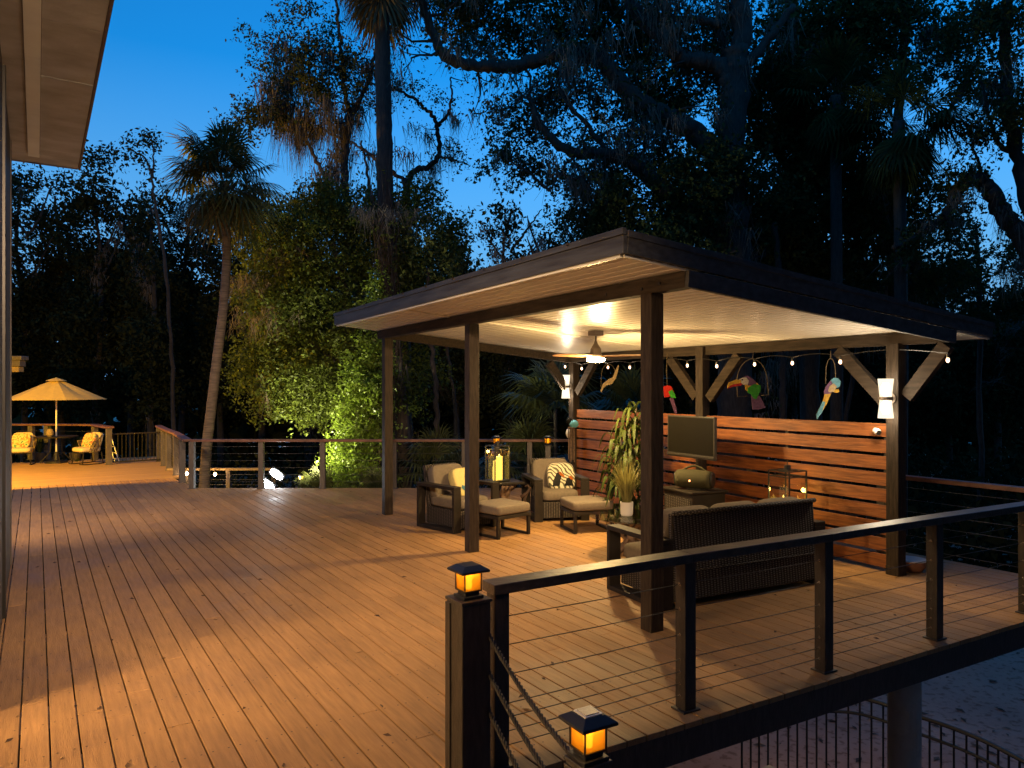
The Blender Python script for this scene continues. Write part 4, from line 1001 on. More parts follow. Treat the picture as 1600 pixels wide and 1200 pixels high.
for j in range(rings-1):
    for i in range(N_): a = 1+j*N_+i; b = 1+j*N_+(i+1)%N_; fs.append((a,a+N_,b+N_,b))
m_.add(vs, fs); o = m_.build('canopy', M['beige'], um, smooth=False); so = o.modifiers.new('s','SOLIDIFY'); so.thickness = .004
MB().lathe([(.26,-.058),(.15,-.008),(.03,.025)], (0,0,zt), 12).build('vent_cap', M['beige'], um)
for i in range(n):
    a = 2*math.pi*i/n; MB().tube([(0,0,zt-.03),(Ru*.98*math.cos(a),Ru*.98*math.sin(a),ze-.015)], .008, 5).build('rib', M['greypost'], um)
MB().lathe([(.28,0),(.28,.05),(.06,.08),(.04,.3)], n=20).build('base', M['metalblk'], um)
# house plants low behind the table
t_ = thing('potted_palm', 'low spiky potted plant behind the bistro table', 'potted plant', tuple(G(118,719.5)))
MB().lathe([(.12,0),(.16,.22),(.14,.22)], n=16).build('pot', M['pot'], t_); blades(MB(), 70, .55, .45, random.Random(5), w=.014, base=(0,0,.2)).build('leaves', M['plant'], t_)
t_ = thing('potted_palm', 'low bushy potted plant left of the bistro table', 'potted plant', tuple(G(62,719.5)))
MB().lathe([(.12,0),(.16,.22),(.14,.22)], n=16).build('pot', M['pot'], t_); blades(MB(), 70, .5, .4, random.Random(6), w=.014, base=(0,0,.2)).build('leaves', M['plant'], t_)
# ---------------------------------------------------------------- house on the left
hs = thing('house', 'dark house wall with a wide boarded eave overhanging the left edge of the deck', 'house', (0,0,0), TH)
SZ = 4.83
def hbox(name, a, b, m, bevel=.004): o = MB().span(a, b).build(name, M[m], hs, bevel=bevel); return o
hbox('wall', (-.50,5.55,-.04), (-.25,10.22,SZ+.4), 'housewall')
hbox('corner_board', (-.40,10.12,-.04), (-.238,10.235,SZ+.1), 'greypost')
hbox('corner_board', (-.40,7.80,-.04), (-.225,7.95,SZ+.1), 'metalblk')
hbox('end_wall', (-6.4,9.97,-3.0), (-.502,10.2,SZ+.4), 'housewall')
hbox('porch_back_wall', (-4.4,-3,-.9), (-4.2,9.9,2.8), 'housewall')
hbox('porch_side_wall', (-4.19,5.55,-.04), (-.503,5.75,2.8), 'housewall')
hbox('porch_floor', (-4.19,-3,-.09), (-.27,5.54,-.006), 'deck_old')
hbox('porch_ceiling', (-4.4,-3,2.82), (-.30,5.54,2.92), 'soffitlight')
hbox('porch_header', (-.50,-3,2.925), (-.25,5.54,SZ+.4), 'housewall')
hbox('roof', (-6.6,-3.2,SZ+.16), (.47,11.0,SZ+.34), 'fasciared')
hbox('eave_fascia', (.448,-3.2,SZ-.012), (.474,10.99,SZ+.157), 'fasciared')
hbox('eave_fascia', (-6.6,10.97,SZ-.012), (.447,10.995,SZ+.157), 'fasciared')
u = -3.1; rg = random.Random(4)
m_ = MB()
while u < 10.6: e = min(10.6, u+1.22); m_.span((.035,u+.002,SZ+rg.uniform(0,.004)), (.446,e-.002,SZ+.02)); u = e
m_.build('outer_soffit', M['soffit'], hs)
u = -3.1; m_ = MB()
while u < 10.6: e = min(10.6, u+1.5); m_.span((-.085,u+.002,SZ-.03), (.031,e-.002,SZ+.02)); u = e
m_.build('soffit_strip', M['soffitlight'], hs, bevel=.002)
m_ = MB(); m_.span((-.249,-3.1,SZ+.002),(-.089,10.6,SZ+.02)); m_.build('inner_soffit', M['soffit'], hs)
m_ = MB(); m_.span((-6.5,10.604,SZ-.0),(.446,10.968,SZ+.02)); m_.build('end_soffit', M['soffit'], hs)
m_ = MB(); m_.span((-6.5,10.24,SZ+.001),(-.252,10.602,SZ+.02)); m_.build('end_soffit', M['soffit'], hs)
def aim(o, frm, to):
    o.location = frm; o.rotation_euler = (Vector(to)-Vector(frm)).to_track_quat('-Z','Y').to_euler()
# porch ceiling lamp (lights the near deck through the open porch)
pl = thing('porch_lamp', 'round warm porch ceiling lamp inside the house recess', 'lamp', tuple(D2W(-2.9,4.45,2.80)))
MB().lathe([(.16,-.05),(.19,-.01),(.19,.015)], n=24).build('shade', emis('porch_lens',(1,.66,.36),6), pl, smooth=True)
l = bpy.data.lights.new('porch_light', 'POINT'); l.energy = 690; l.color = (1,.62,.28); l.shadow_soft_size = .3
lo = link(bpy.data.objects.new('porch_light', l)); lo.parent = pl; lo.location = (0,0,-.14)
pl = thing('porch_lamp', 'added second ceiling lamp inside the house recess, unseen, extra fill for the deck', 'lamp', tuple(D2W(-3.7,3.4,2.80)))  # second lamp added out of view as extra fill on the deck
MB().lathe([(.16,-.05),(.19,-.01),(.19,.015)], n=24).build('shade', emis('porch_fill_lens',(1,.66,.36),6), pl, smooth=True)
l = bpy.data.lights.new('porch_light', 'POINT'); l.energy = 350; l.color = (1,.62,.28); l.shadow_soft_size = .12
lo = link(bpy.data.objects.new('porch_light', l)); lo.parent = pl; lo.location = (0,0,-.14)
# unseen wall added to cut the amber light off the main deck; lamp just beyond
ww = thing('light_cutoff_wall', 'added wall end out of view at the left, blocking amber light from the main deck', 'wall', (0,0,0), TH)
MB().span((-6.4,17.72,-3.0),(-2.5,17.86,3.3)).build('wall', M['housewall'], ww)
al = thing('amber_lamp', 'amber lamp on the wall end that colours the side deck yellow', 'lamp', tuple(D2W(-3.3,17.93,2.95)), TH)
MB().lathe([(.06,-.08),(.08,0),(.06,.05)], n=16).build('shade', emis('amber_lens',(1,.55,.08),8), al, smooth=True)
l = bpy.data.lights.new('amber_light', 'POINT'); l.energy = 3900; l.color = (1,.52,.02); l.shadow_soft_size = .03
lo = link(bpy.data.objects.new('amber_light', l)); lo.parent = al; lo.location = (.12,.02,0)
# unseen fill lamp added under the eave to brighten the middle deck
ef = thing('eave_fill_lamp', 'added warm fill lamp under the eave above the viewpoint, unseen, brightening the deck', 'lamp', tuple(D2W(.1,.9,4.76)), TH)
MB().lathe([(.05,-.14),(.09,-.10),(.06,0)], n=16).build('shade', M['metalblk'], ef)
l = bpy.data.lights.new('eave_fill_light', 'SPOT'); l.energy = 3600; l.color = (1,.66,.38); l.spot_size = R(74); l.spot_blend = 1; l.shadow_soft_size = .15
lo = link(bpy.data.objects.new('eave_fill_light', l)); aim(lo, D2W(.1,.9,4.58), D2W(3.2,12.5,0)); lo.parent = ef; lo.matrix_parent_inverse = (Matrix.Translation(ef.location) @ Matrix.Rotation(TH,4,'Z')).inverted()
# fill lamp added out of view on the end wall to brighten the main deck
fl = thing('end_wall_fill_lamp', 'added warm white fill lamp on the end wall of the house, out of view', 'lamp', tuple(D2W(-1.6,10.36,4.3)), TH)
MB().box((0,-.06,.02),(.12,.10,.10)).build('bracket', M['metalblk'], fl); MB().lathe([(.05,0),(.09,.12)], n=16).build('shade', M['metalblk'], fl)
l = bpy.data.lights.new('end_wall_fill_light', 'SPOT'); l.energy = 1200; l.color = (1,.70,.46); l.spot_size = R(95); l.spot_blend = .8; l.shadow_soft_size = .04
lo = link(bpy.data.objects.new('end_wall_fill_light', l)); aim(lo, D2W(-1.6,10.6,4.3), D2W(.6,15.5,0)); lo.parent = fl; lo.matrix_parent_inverse = (Matrix.Translation(fl.location) @ Matrix.Rotation(TH,4,'Z')).inverted()
# far wing of the house: eave corner at the left edge
wg = thing('house_wing', 'corner of a lower tiled eave beyond the patio umbrella at the left edge', 'house', (0,0,0))
a = P(34,556,21); b = P(-60,556,21)
m_ = MB(); m_.span((b.x, 21, a.z-.12),(a.x-.02, 21.35, a.z)); m_.build('roof', M['greypost'], wg, bevel=.02)
m_ = MB(); m_.span((b.x, 21.03, a.z-.30),(a.x-.08, 21.3, a.z-.123)); m_.build('fascia', M['greypost'], wg, bevel=.01)
m_ = MB(); m_.span((b.x, 21.06, a.z-.46),(a.x-.13, 21.3, a.z-.303)); m_.build('soffit', M['bird_tan'], wg, bevel=.02)
m_ = MB(); m_.span((b.x, 21.1, GZ),(a.x-.6, 21.28, a.z-.463)); m_.build('wall', M['housewall'], wg)

# ---------------------------------------------------------------- lower deck with flood light beyond the far railing
ld = [P(255,736,17.2), P(358,736,17.2), P(432,735,17.2)]
lt = thing('lower_deck_railing', 'pale wooden railing of the lower deck seen through the far cable railing', 'railing', (0,0,0))
zt = ld[0].z
MB().bar(P(262,733,17.2), P(430,733,17.2), .12, .05).build('handrail', M['bird_tan'], lt, bevel=.004)
for px in (292,357,428): q = P(px,733,17.2); MB().box((q.x,q.y,q.z-.55),(.09,.09,1.05)).build('post', M['greypost'], lt)
for k in range(5): MB().tube([P(262,740,17.2)-Vector((0,0,.12*k+.02)), P(430,740,17.2)-Vector((0,0,.12*k+.02))], .004, 5).build('cable', M['cable'], lt)
m_ = MB(); q = P(300,733,17.2); m_.span((-9, 15.5, q.z-1.14),(-4.5, 17.4, q.z-1.10)); props(m_.build('lower_deck', M['deck_old']), kind='structure')
M['flood'] = emis('flood_led', (.92,.96,1.0), 160)
fd = thing('led_floodlight', 'dazzling white double floodlight beyond the far railing aimed up into the trees', 'floodlight', tuple(P(425,750,15.6)), 0)
ft = MB()
fdl = []
for (px, py) in ((418,757),(432,741)):
    o3 = P(px,py,15.6)-fd.location
    m_ = MB(); m_.box(o3+Vector((0,.03,0)), (.34,.05,.19), ry=R(35)); m_.build('housing', M['metalblk'], fd)
    m_ = MB(); m_.puff(o3+Vector((0,-.004,0)), (.29,.02,.14), .6, ry=R(35)); m_.build('led_panel', M['flood'], fd)
m_ = MB(); m_.tube([(-.05,.08,-.1),(-.05,.08,-2.6)], .02, 8); m_.tube([(-.10,.06,-.12),(.12,.06,.14)], .014, 6); m_.build('stand', M['metalblk'], fd)
l = bpy.data.lights.new('flood_beam', 'SPOT'); l.energy = 1300; l.color = (1,.90,.55); l.spot_size = R(112); l.spot_blend = .5; l.shadow_soft_size = .08
lo = link(bpy.data.objects.new('flood_beam', l)); fr = P(425,748,15.75); aim(lo, fr, P(575,590,17.2)); lo.parent = fd; lo.matrix_parent_inverse = Matrix.Translation(fd.location).inverted()
for i, (px, py, c, lb) in enumerate(((292,740,(1,.62,.3),'small glowing bulb low on the left, beside the corner railing post'),(336,741,(1,.55,.25),'small glowing bulb just right of the palm trunk base'))):
    q = P(px,py,17.0); t_ = thing('deck_bulb', lb, 'light bulb', tuple(q))
    MB().puff((0,0,0),(.07,.07,.09),1,nu=12,nv=8).build('bulb', emis('deck_bulb_glow',c,30), t_, smooth=True); MB().tube([(0,0,.04),(0,0,.12)],.012,6).build('socket', M['blackplastic'], t_)
    l = bpy.data.lights.new('deck_bulb_light','POINT'); l.energy = 9; l.color = c; l.shadow_soft_size = .03; lo = link(bpy.data.objects.new('deck_bulb_light', l)); lo.parent = t_; lo.location = (0,-.1,0)
q = P(470,746,16.4); t_ = thing('path_torch', 'small amber path torch on a stick beyond the far railing', 'torch', tuple(q))
MB().lathe([(.04,-.03),(.055,0),(.05,.03)], n=14).build('head', emis('torch_glow',(1,.5,.04),4), t_); MB().tube([(0,0,-.03),(0,0,-2.6)],.012,6).build('stick', M['greypost'], t_); MB().lathe([(.065,.03),(.05,.05),(.01,.06)],n=14).build('cap', M['cap'], t_)
# far solar lamps on posts near the far railing
for px, py, lb in ((776,691,'far amber post lamp just behind the tall candle lantern'),(856,691,'far amber post lamp left of the far pavilion post, above the lounge chair')):
    q = P(px,py,14.3); s_ = thing('lamp_post', 'short dark post under the '+lb.split(',')[0], 'post', (q.x,q.y,0)); MB().box((0,0,(q.z-.07)/2),(.10,.10,q.z-.07)).build('shaft', M['greypost'], s_, bevel=.004); MB().box((0,0,q.z-.066),(.12,.12,.012)).build('cap_plate', M['greypost'], s_)
    cap_lamp('post_cap_lamp', lb, (q.x,q.y,q.z-.06), .4, 1.0, power=.8)
q = P(1518,851,24); t_ = thing('pathway_lamp', 'small bluish white lamp on a stand on the dark ground beyond the right railing', 'lamp', tuple(q))
MB().lathe([(.10,-.03),(.16,0),(.05,.05)], n=16).build('head', emis('cold_lamp',(.6,.72,1),14), t_, smooth=True); MB().tube([(0,0,0),(0,0,GZ-q.z)],.03,8).build('stand', M['metalblk'], t_)
l = bpy.data.lights.new('cold_light','POINT'); l.energy = 40; l.color = (.65,.75,1); l.shadow_soft_size=.1; lo = link(bpy.data.objects.new('cold_light', l)); lo.parent = t_; lo.location = (0,-.2,-.1)

# ================================================================ VEGETATION
def unit(n, rng=RNG):
    v = rng.normal(size=(n,3)); return v/np.linalg.norm(v,axis=1,keepdims=True)
def leaf_quads(pos, size, rng, flat_=.0, aspect=.5, curl=.0):
    n = len(pos); a = unit(n, rng); b = unit(n, rng)
    a[:,2] *= (1-flat_); a /= np.linalg.norm(a,axis=1,keepdims=True)
    b = np.cross(a, b); b /= np.linalg.norm(b,axis=1,keepdims=True)+1e-9
    s = (size*rng.uniform(.45,1.55,n))[:,None]
    V = np.stack([pos-a*s*.5, pos+b*s*aspect*.5, pos+a*s*.5, pos-b*s*aspect*.5], 1).reshape(-1,3)
    F = np.arange(4*n).reshape(-1,4); return V, F
def ellipsoids(ells, rng):
    """ells: (px,py,rx,ry,d,dd,count_sprigs) in photo pixels -> sprig centres"""
    C, O = [], []
    for (px, py, rx, ry, d, dd, n) in ells:
        c = np.array(P(px,py,d)); K = max(4, n//12); uc = unit(K, rng)*(rng.uniform(.1,1,(K,1))**.45)
        u = uc[rng.integers(0,K,n)] + rng.normal(size=(n,3))*.17
        r = np.array((rx/FP*d, dd, ry/FP*d)); C.append(c+u*r); O.append(u)
    return np.concatenate(C), np.concatenate(O)
def crown(name, parent, ells, leaf, per, m, rng, L=.55, thick=.12, droop=.3, aspect=.5, twigs=None):
    C, O = ellipsoids(ells, rng); n = len(C)
    D_ = O*.8+unit(n,rng)*.9; D_[:,2] -= droop; D_ /= np.linalg.norm(D_,axis=1,keepdims=True)
    t = rng.uniform(-.5,1,(n,per)); Ls = L*rng.uniform(.6,1.4,(n,1))
    pos = C[:,None,:] + D_[:,None,:]*(t*Ls)[...,None] + rng.normal(size=(n,per,3))*thick*(1.15-np.clip(t,0,1))[...,None]
    V, F = leaf_quads(pos.reshape(-1,3), leaf, rng, aspect=aspect)
    o = from_np(name, V, F, m, parent)
    if twigs:
        k = n; tw = np.zeros((k,2,3)); tw[:,0] = C-D_*Ls*.5; tw[:,1] = C+D_*Ls
        w_ = unit(k,rng)*.012; V2 = np.stack([tw[:,0]-w_, tw[:,0]+w_, tw[:,1]+w_*.3, tw[:,1]-w_*.3],1).reshape(-1,3)
        from_np('twigs', V2, np.arange(4*k).reshape(-1,4), twigs, parent)
    return o
def strands(name, parent, pts, m, rng, n=15, lmin=.25, lmax=1.1, w=.016, spread=.12):
    pts = np.asarray(pts); K = len(pts)*n
    base = np.repeat(pts, n, 0) + rng.normal(size=(K,3))*np.array((spread,spread,.04)); Ls = np.repeat(rng.uniform(lmin,lmax,len(pts)),n)*rng.uniform(.35,1,K)
    seg = 4; a = rng.uniform(0,np.pi,K); wx = np.stack([np.cos(a),np.sin(a),0*a],1)*w*.55
    sway = rng.normal(size=(K,3))*.085; sway[:,2] = 0
    rows = []
    cen = np.repeat(pts.mean(0)[None],K,0)
    for i in range(seg+1):
        t = i/seg; c = base + sway*(t*2) + np.stack([0*a,0*a,-Ls*t],1) - (base-np.repeat(pts,n,0))*np.array((.6,.6,0))*t
        ww = wx*(1-.85*t)*(1+.4*math.sin(i*2)); rows += [c-ww, c+ww]
    V = np.stack(rows,1).reshape(-1,3); q = np.arange(K)[:,None]*(2*(seg+1))
    F = np.concatenate([q+np.array([[2*i,2*i+1,2*i+3,2*i+2]]) for i in range(seg)],0)
    return props(from_np(name, V, F, m, parent), kind='stuff')
def limb_pts(pl, d, n=7, wig=.03, rg=random):
    pts = [P(a[0],a[1],d+(a[2] if len(a)>2 else 0)) for a in pl]; out = catmull(pts, n)
    return [p+Vector((rg.uniform(-wig,wig),rg.uniform(-wig,wig),rg.uniform(-wig,wig))) for p in out]
def limb(mb, pl, d, w0, w1, n=7, wig=.03, rg=random, sides=9):
    """widths in photo pixels"""
    pts = limb_pts(pl, d, n, wig, rg); m = len(pts)
    rad = [(w0+(w1-w0)*i/(m-1))/FP*d/2*(1+.10*math.sin(i*1.7)) for i in range(m)]
    mb.tube(pts, rad, sides); return pts
def side_branches(mb, pts, rg, n, L, r, up=.3, sides=5, tips=None, sub=2):
    for k in range(n):
        p = rg.choice(pts[1:]); d = Vector((rg.gauss(0,1), rg.gauss(0,.7), rg.gauss(up,.8))).normalized(); q = [p]; l = L*rg.uniform(.5,1.2)
        for i in range(5):
            d = (d + Vector((rg.gauss(0,.35),rg.gauss(0,.35),rg.gauss(0,.35)))).normalized(); q.append(q[-1]+d*l/5)
        mb.tube(q, [r*(1-.8*i/5) for i in range(6)], sides, cap=False)
        if tips is not None: tips += q[2:]
        if sub:
            side_branches(mb, q, rg, sub, L*.55, r*.5, up, 4, tips, 0)
def leaves_at(name, parent, pts, per, leaf, m, rng, sp=.25, aspect=.5):
    pts = np.array([tuple(p) for p in pts]); pos = np.repeat(pts, per, 0) + rng.normal(size=(len(pts)*per,3))*sp*rng.uniform(.3,1.2,(len(pts)*per,1))
    V, F = leaf_quads(pos, leaf, rng, aspect=aspect); return from_np(name, V, F, m, parent)

# ---- fan palms
def fan_palm_crown(parent, c, R_, nf, rng, green, dead, skirt=10, blade=.75, pet=.7, name='fronds', lean=0, ups=(-.35,1.0)):
    def fronds(nf, lo, hi, bl, pe, droopy):
        V, F = [], []; k = 0
        for i in range(nf):
            az = rng.uniform(0,2*math.pi); el = rng.uniform(lo,hi)*math.pi/2
            d = np.array((math.cos(az)*math.cos(el), math.sin(az)*math.cos(el), math.sin(el)))
            side = np.array((-math.sin(az), math.cos(az), 0)); upv = np.cross(side, d)*-1
            if upv[2] < 0: upv = -upv
            L = pe*rng.uniform(.7,1.2); S = bl*rng.uniform(.8,1.2)
            b0 = np.array(c) + d*.12; hub = b0 + d*L - np.array((0,0,.12*L))
            w_ = side*.012
            V += [b0-w_, b0+w_, hub+w_, hub-w_]; F.append((k,k+1,k+2,k+3)); k += 4
            # pendulous leaflets radiating
            n = 26
            for j in range(n):
                a = (j/(n-1)-.5)*math.pi*1.45; dd = d*math.cos(a)+side*math.sin(a)
                ln = S*(.72+.28*math.cos(a))*rng.uniform(.88,1.1)
                mid = hub + dd*ln*.58 + upv*.03*ln - np.array((0,0,.10*ln*droopy)); tip = hub + dd*ln*.95 - np.array((0,0,(.22+.25*abs(math.sin(a)))*ln*droopy+.02))
                wv = np.cross(dd, upv); wv = wv/ (np.linalg.norm(wv)+1e-9)*(.021*S/.75)
                V += [hub, mid-wv, tip, mid+wv]; F.append((k,k+1,k+2,k+3)); k += 4
        return np.array(V), np.array(F)
    V, F = fronds(nf, ups[0], ups[1], blade, pet, 1.0); from_np(name, V, F, green, parent)
    if skirt:
        V, F = fronds(skirt, -1.0, -.45, blade*.85, pet*.75, .8); from_np('dead_fronds', V, F, dead, parent)
# main palm
rg = random.Random(21); rng = np.random.default_rng(5)
pt = thing('palm_tree', 'slender leaning palm tree with a lit trunk standing just beyond the far railing', 'palm tree', tuple(P(318,966,16)))
def rel(o, t): o.location = -Vector(t.location); return o
m_ = MB(); pts = limb_pts([(313,975),(316,860),(319,770),(323,700),(332,620),(341,545),(350,470),(354,400),(353,330),(349,285)], 16, 8, .004, rg)
N_ = len(pts); m_.tube(pts, [(8.6-2.8*i/(N_-1))/FP*16*(1+.035*(i%2)) for i in range(N_)], 14)
rel(m_.build('trunk', M['barkp'], pt, smooth=True), pt)
c = P(349,278,16); e_ = MB()
for k in range(26):
    a = rg.uniform(0,6.28); z = rg.uniform(-.45,.15); r_ = .10+.05*(z+.45); b0 = c+Vector((r_*math.cos(a),r_*math.sin(a),z)); e_.bar(b0, b0+Vector((.22*math.cos(a),.22*math.sin(a),.24)), .05, .012)
rel(e_.build('leaf_boots', M['palmdead'], pt), pt)
hold = thing('x','x','x'); bpy.data.objects.remove(hold)
def palm_parts(t, *a, **k):
    n0 = set(t.children); fan_palm_crown(t, *a, **k)
    for o in t.children:
        if o not in n0: o.location = -Vector(t.location)
palm_parts(pt, tuple(c), 1, 44, rng, M['palm'], M['palmdead'], skirt=9, blade=.88, pet=.6, ups=(-.7,1.0))

# tall palm behind the pavilion corner: trunk runs out of the top of the picture
t_ = thing('palm_tree', 'tall straight brown palm trunk rising out of the picture behind the pavilion roof corner', 'palm tree', tuple(P(640,960,18)))
m_ = MB(); pts = limb_pts([(640,965),(632,800),(628,700),(622,620),(610,520),(604,420),(602,300),(600,180),(597,60),(596,-60)], 18, 8, .01, rg)
m_.tube(pts, [(15-3.5*i/(len(pts)-1))/FP*18*(1+.04*(i%2)) for i in range(len(pts))], 14)
rel(m_.build('trunk', M['bark'], t_, smooth=True), t_)
palm_parts(t_, tuple(P(596,-70,18)), 1, 26, rng, M['leafdark'], M['palmdead'], skirt=16, blade=1.15, pet=1.0)
m_ = MB()                                      # bare vines along the trunk
for k in range(34):
    a = rg.uniform(0,6.28); x0 = rg.uniform(-26,26); q = [];
    y0 = rg.uniform(200,420); y1 = rg.uniform(520,740)
    for i in range(9):
        t = i/8; q.append(P(598+x0*(1-.3*t)+rg.uniform(-7,7)+12*t, y0+(y1-y0)*t, 17.6+rg.uniform(-.2,.2)))
    m_.tube(q, .009, 4, cap=False)
rel(m_.build('hanging_vines', M['bark'], t_), t_)

def tree(name, label, cat, base, d, limbs, ells=None, leaf=.09, per=22, m='leafdark', seed=1, br=(0,0,0), brleaf=0, moss=0, mossl=(.25,1.1), group=None, L=.62, thick=.085, mossw=.016, bark='bark', droop=.3, extra_moss=None, sp=.25):
    rg = random.Random(seed); rng = np.random.default_rng(seed)
    b = P(base[0], base[1], d); b.z = GZ
    t_ = thing(name, label, cat, tuple(b), 0, group)
    mb = MB(); allp = []; tips = []
    for lm in limbs:
        pl, w0, w1 = lm[0], lm[1], lm[2]
        pts = limb(mb, pl, d, w0, w1, 7, .035, rg); allp += pts
        if br[0] and (len(lm) < 4 or lm[3]): side_branches(mb, pts[len(pts)//6:], rg, max(1,int(br[0]*len(pts)/30)), br[1], br[2], tips=tips)
    rel(mb.build('trunk', M[bark], t_, smooth=True), t_)
    if brleaf and tips: rel(leaves_at('foliage', t_, tips, brleaf, leaf, M[m], rng, sp), t_)
    if ells: rel(crown('crown', t_, [(e[0],e[1],e[2],e[3],d+e[4],e[5],e[6]) for e in ells], leaf, per, M[m], rng, L, thick, droop, twigs=M['bark']), t_)
    if moss:
        src = [p for p in (tips or allp)]; src = [rg.choice(src) for _ in range(moss)]
        if extra_moss: src = src+[P(a,b_,d+c_) for a,b_,c_ in extra_moss]
        rel(strands('hanging_moss', t_, [tuple(p) for p in src], M['moss'], rng, lmin=mossl[0], lmax=mossl[1], w=mossw), t_)
    return t_
GB = 966
# mossy bare-branched oak left of the tall palm
tree('oak_tree', 'mossy thin-crowned oak with forked bare branches left of the tall palm trunk', 'tree', (600,900), 20, [
 ([(605,900),(600,760),(590,650),(575,560),(562,470),(552,390),(543,320),(538,270),(543,215),(548,180)], 17, 11),
 ([(546,190),(540,150),(534,100),(530,50),(522,-20)], 9, 4),([(548,185),(566,150),(580,110),(590,60),(600,0)], 8, 4),
 ([(516,300),(500,262),(480,225),(455,195),(430,172),(405,170),(380,178)], 7, 2),([(540,300),(524,302),(505,298),(490,290)], 4, 2),
 ([(540,222),(515,208),(495,195),(480,180)], 5, 2),([(480,225),(470,190),(455,150),(440,120)],4,2),([(534,110),(500,95),(470,90),(445,100)],4,1.5),
 ([(580,340),(575,280),(565,220)],6,3)],
 ells=[(470,130,60,45,0,1.3,90),(520,60,80,50,0,1.5,130),(430,175,50,30,0,1,70),(570,120,40,60,0,1,60),(440,60,50,40,0,1,34),(395,195,40,30,0,.8,40),(520,150,60,40,0,1,70)],
 leaf=.085, per=26, seed=31, br=(5,1.1,.03), brleaf=5, moss=300, mossl=(.4,1.8), mossw=.02)
tree('oak_tree', 'dark oak with a curved hooked branch against the sky right of the tall palm trunk', 'tree', (628,900), 22, [
 ([(640,900),(636,700),(632,500),(634,400),(636,330),(634,282)], 18, 13),
 ([(634,290),(650,266),(672,260),(686,240),(684,205),(678,184),(662,168),(640,150),(600,135),(560,128)], 10, 3),
 ([(684,196),(700,178),(706,150),(704,120)], 6, 2),([(634,285),(605,262),(575,240),(550,222)], 7, 3),([(686,242),(705,250),(730,256)],5,2)],
 ells=[(640,140,60,22,0,1,34),(720,250,26,16,0,.8,16),(670,300,22,14,0,.6,10)], leaf=.08, per=22, seed=32, br=(3,.7,.02), brleaf=3, moss=60, mossl=(.3,1.0))
# green floodlit tree
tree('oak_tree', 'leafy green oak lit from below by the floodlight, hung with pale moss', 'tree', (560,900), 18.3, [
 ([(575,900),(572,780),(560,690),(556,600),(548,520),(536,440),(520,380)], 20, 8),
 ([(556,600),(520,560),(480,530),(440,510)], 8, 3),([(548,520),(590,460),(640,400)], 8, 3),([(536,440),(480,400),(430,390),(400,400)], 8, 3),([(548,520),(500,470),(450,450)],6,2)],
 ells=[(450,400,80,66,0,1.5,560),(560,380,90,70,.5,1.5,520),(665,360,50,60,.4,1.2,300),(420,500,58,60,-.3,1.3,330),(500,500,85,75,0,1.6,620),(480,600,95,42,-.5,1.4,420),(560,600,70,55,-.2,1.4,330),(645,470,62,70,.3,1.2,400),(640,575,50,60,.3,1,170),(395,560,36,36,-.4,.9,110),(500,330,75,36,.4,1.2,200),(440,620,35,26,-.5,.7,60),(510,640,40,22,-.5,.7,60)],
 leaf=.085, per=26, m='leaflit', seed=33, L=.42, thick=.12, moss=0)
rng = np.random.default_rng(77); rg = random.Random(77)
lit = [o for o in COL.objects if o.name.startswith('oak_tree')][-1]
mp = [P(rg.gauss(px,sx), rg.gauss(py,8), 17.1+rg.uniform(-.3,.6)) for (px,py,sx,k) in ((380,440,16,26),(425,488,16,26),(385,490,10,14),(412,600,6,8),(430,395,22,14),(610,560,10,10),(600,330,30,30)) for _ in range(k)]
rel(strands('hanging_moss', lit, [tuple(p) for p in mp], M['moss'], rng, n=10, lmin=.25, lmax=.85, w=.012, spread=.06), lit)
# bright climbing bush at the foot of the palm
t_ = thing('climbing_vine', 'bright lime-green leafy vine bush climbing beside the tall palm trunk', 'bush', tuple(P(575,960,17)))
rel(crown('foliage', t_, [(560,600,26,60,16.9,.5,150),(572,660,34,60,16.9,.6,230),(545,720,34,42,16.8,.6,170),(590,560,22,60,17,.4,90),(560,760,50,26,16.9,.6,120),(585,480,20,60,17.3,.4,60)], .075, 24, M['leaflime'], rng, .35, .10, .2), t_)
m_ = MB()
for k in range(16):
    x0 = rg.uniform(575,625); pts = [P(x0+rg.uniform(-6,6)+6*math.sin(i), 960-65*i, 17.3+rg.uniform(-.1,.1)) for i in range(8)]; m_.tube(pts, .02, 5, cap=False)
rel(m_.build('stems', M['bark'], t_, smooth=True), t_)
# thin trunks behind
def thin(label, pl, d, w0, w1, seed):
    return tree('slim_tree', label, 'tree', (pl[0][0], 900), d, [(pl, w0, w1)], ells=[(pl[-1][0],pl[-1][1]-20,55,40,0,1.2,80)], leaf=.10, per=18, m='leafolive', seed=seed)
thin('slim pale trunk just right of the far-left pavilion post, below the roof', [(688,900),(686,760),(684,680),(682,620),(676,560),(670,500),(668,420)], 17.5, 10, 6, 41)
thin('thin dark leaning trunk between the two left pavilion posts', [(728,900),(722,760),(716,680),(706,600),(698,530),(694,420)], 20, 7, 4, 42)
thin('slim tree trunk seen between the hanging toucan and parrot ornaments', [(1226,900),(1224,760),(1222,650),(1222,560),(1218,470),(1210,350)], 19, 13, 9, 43)
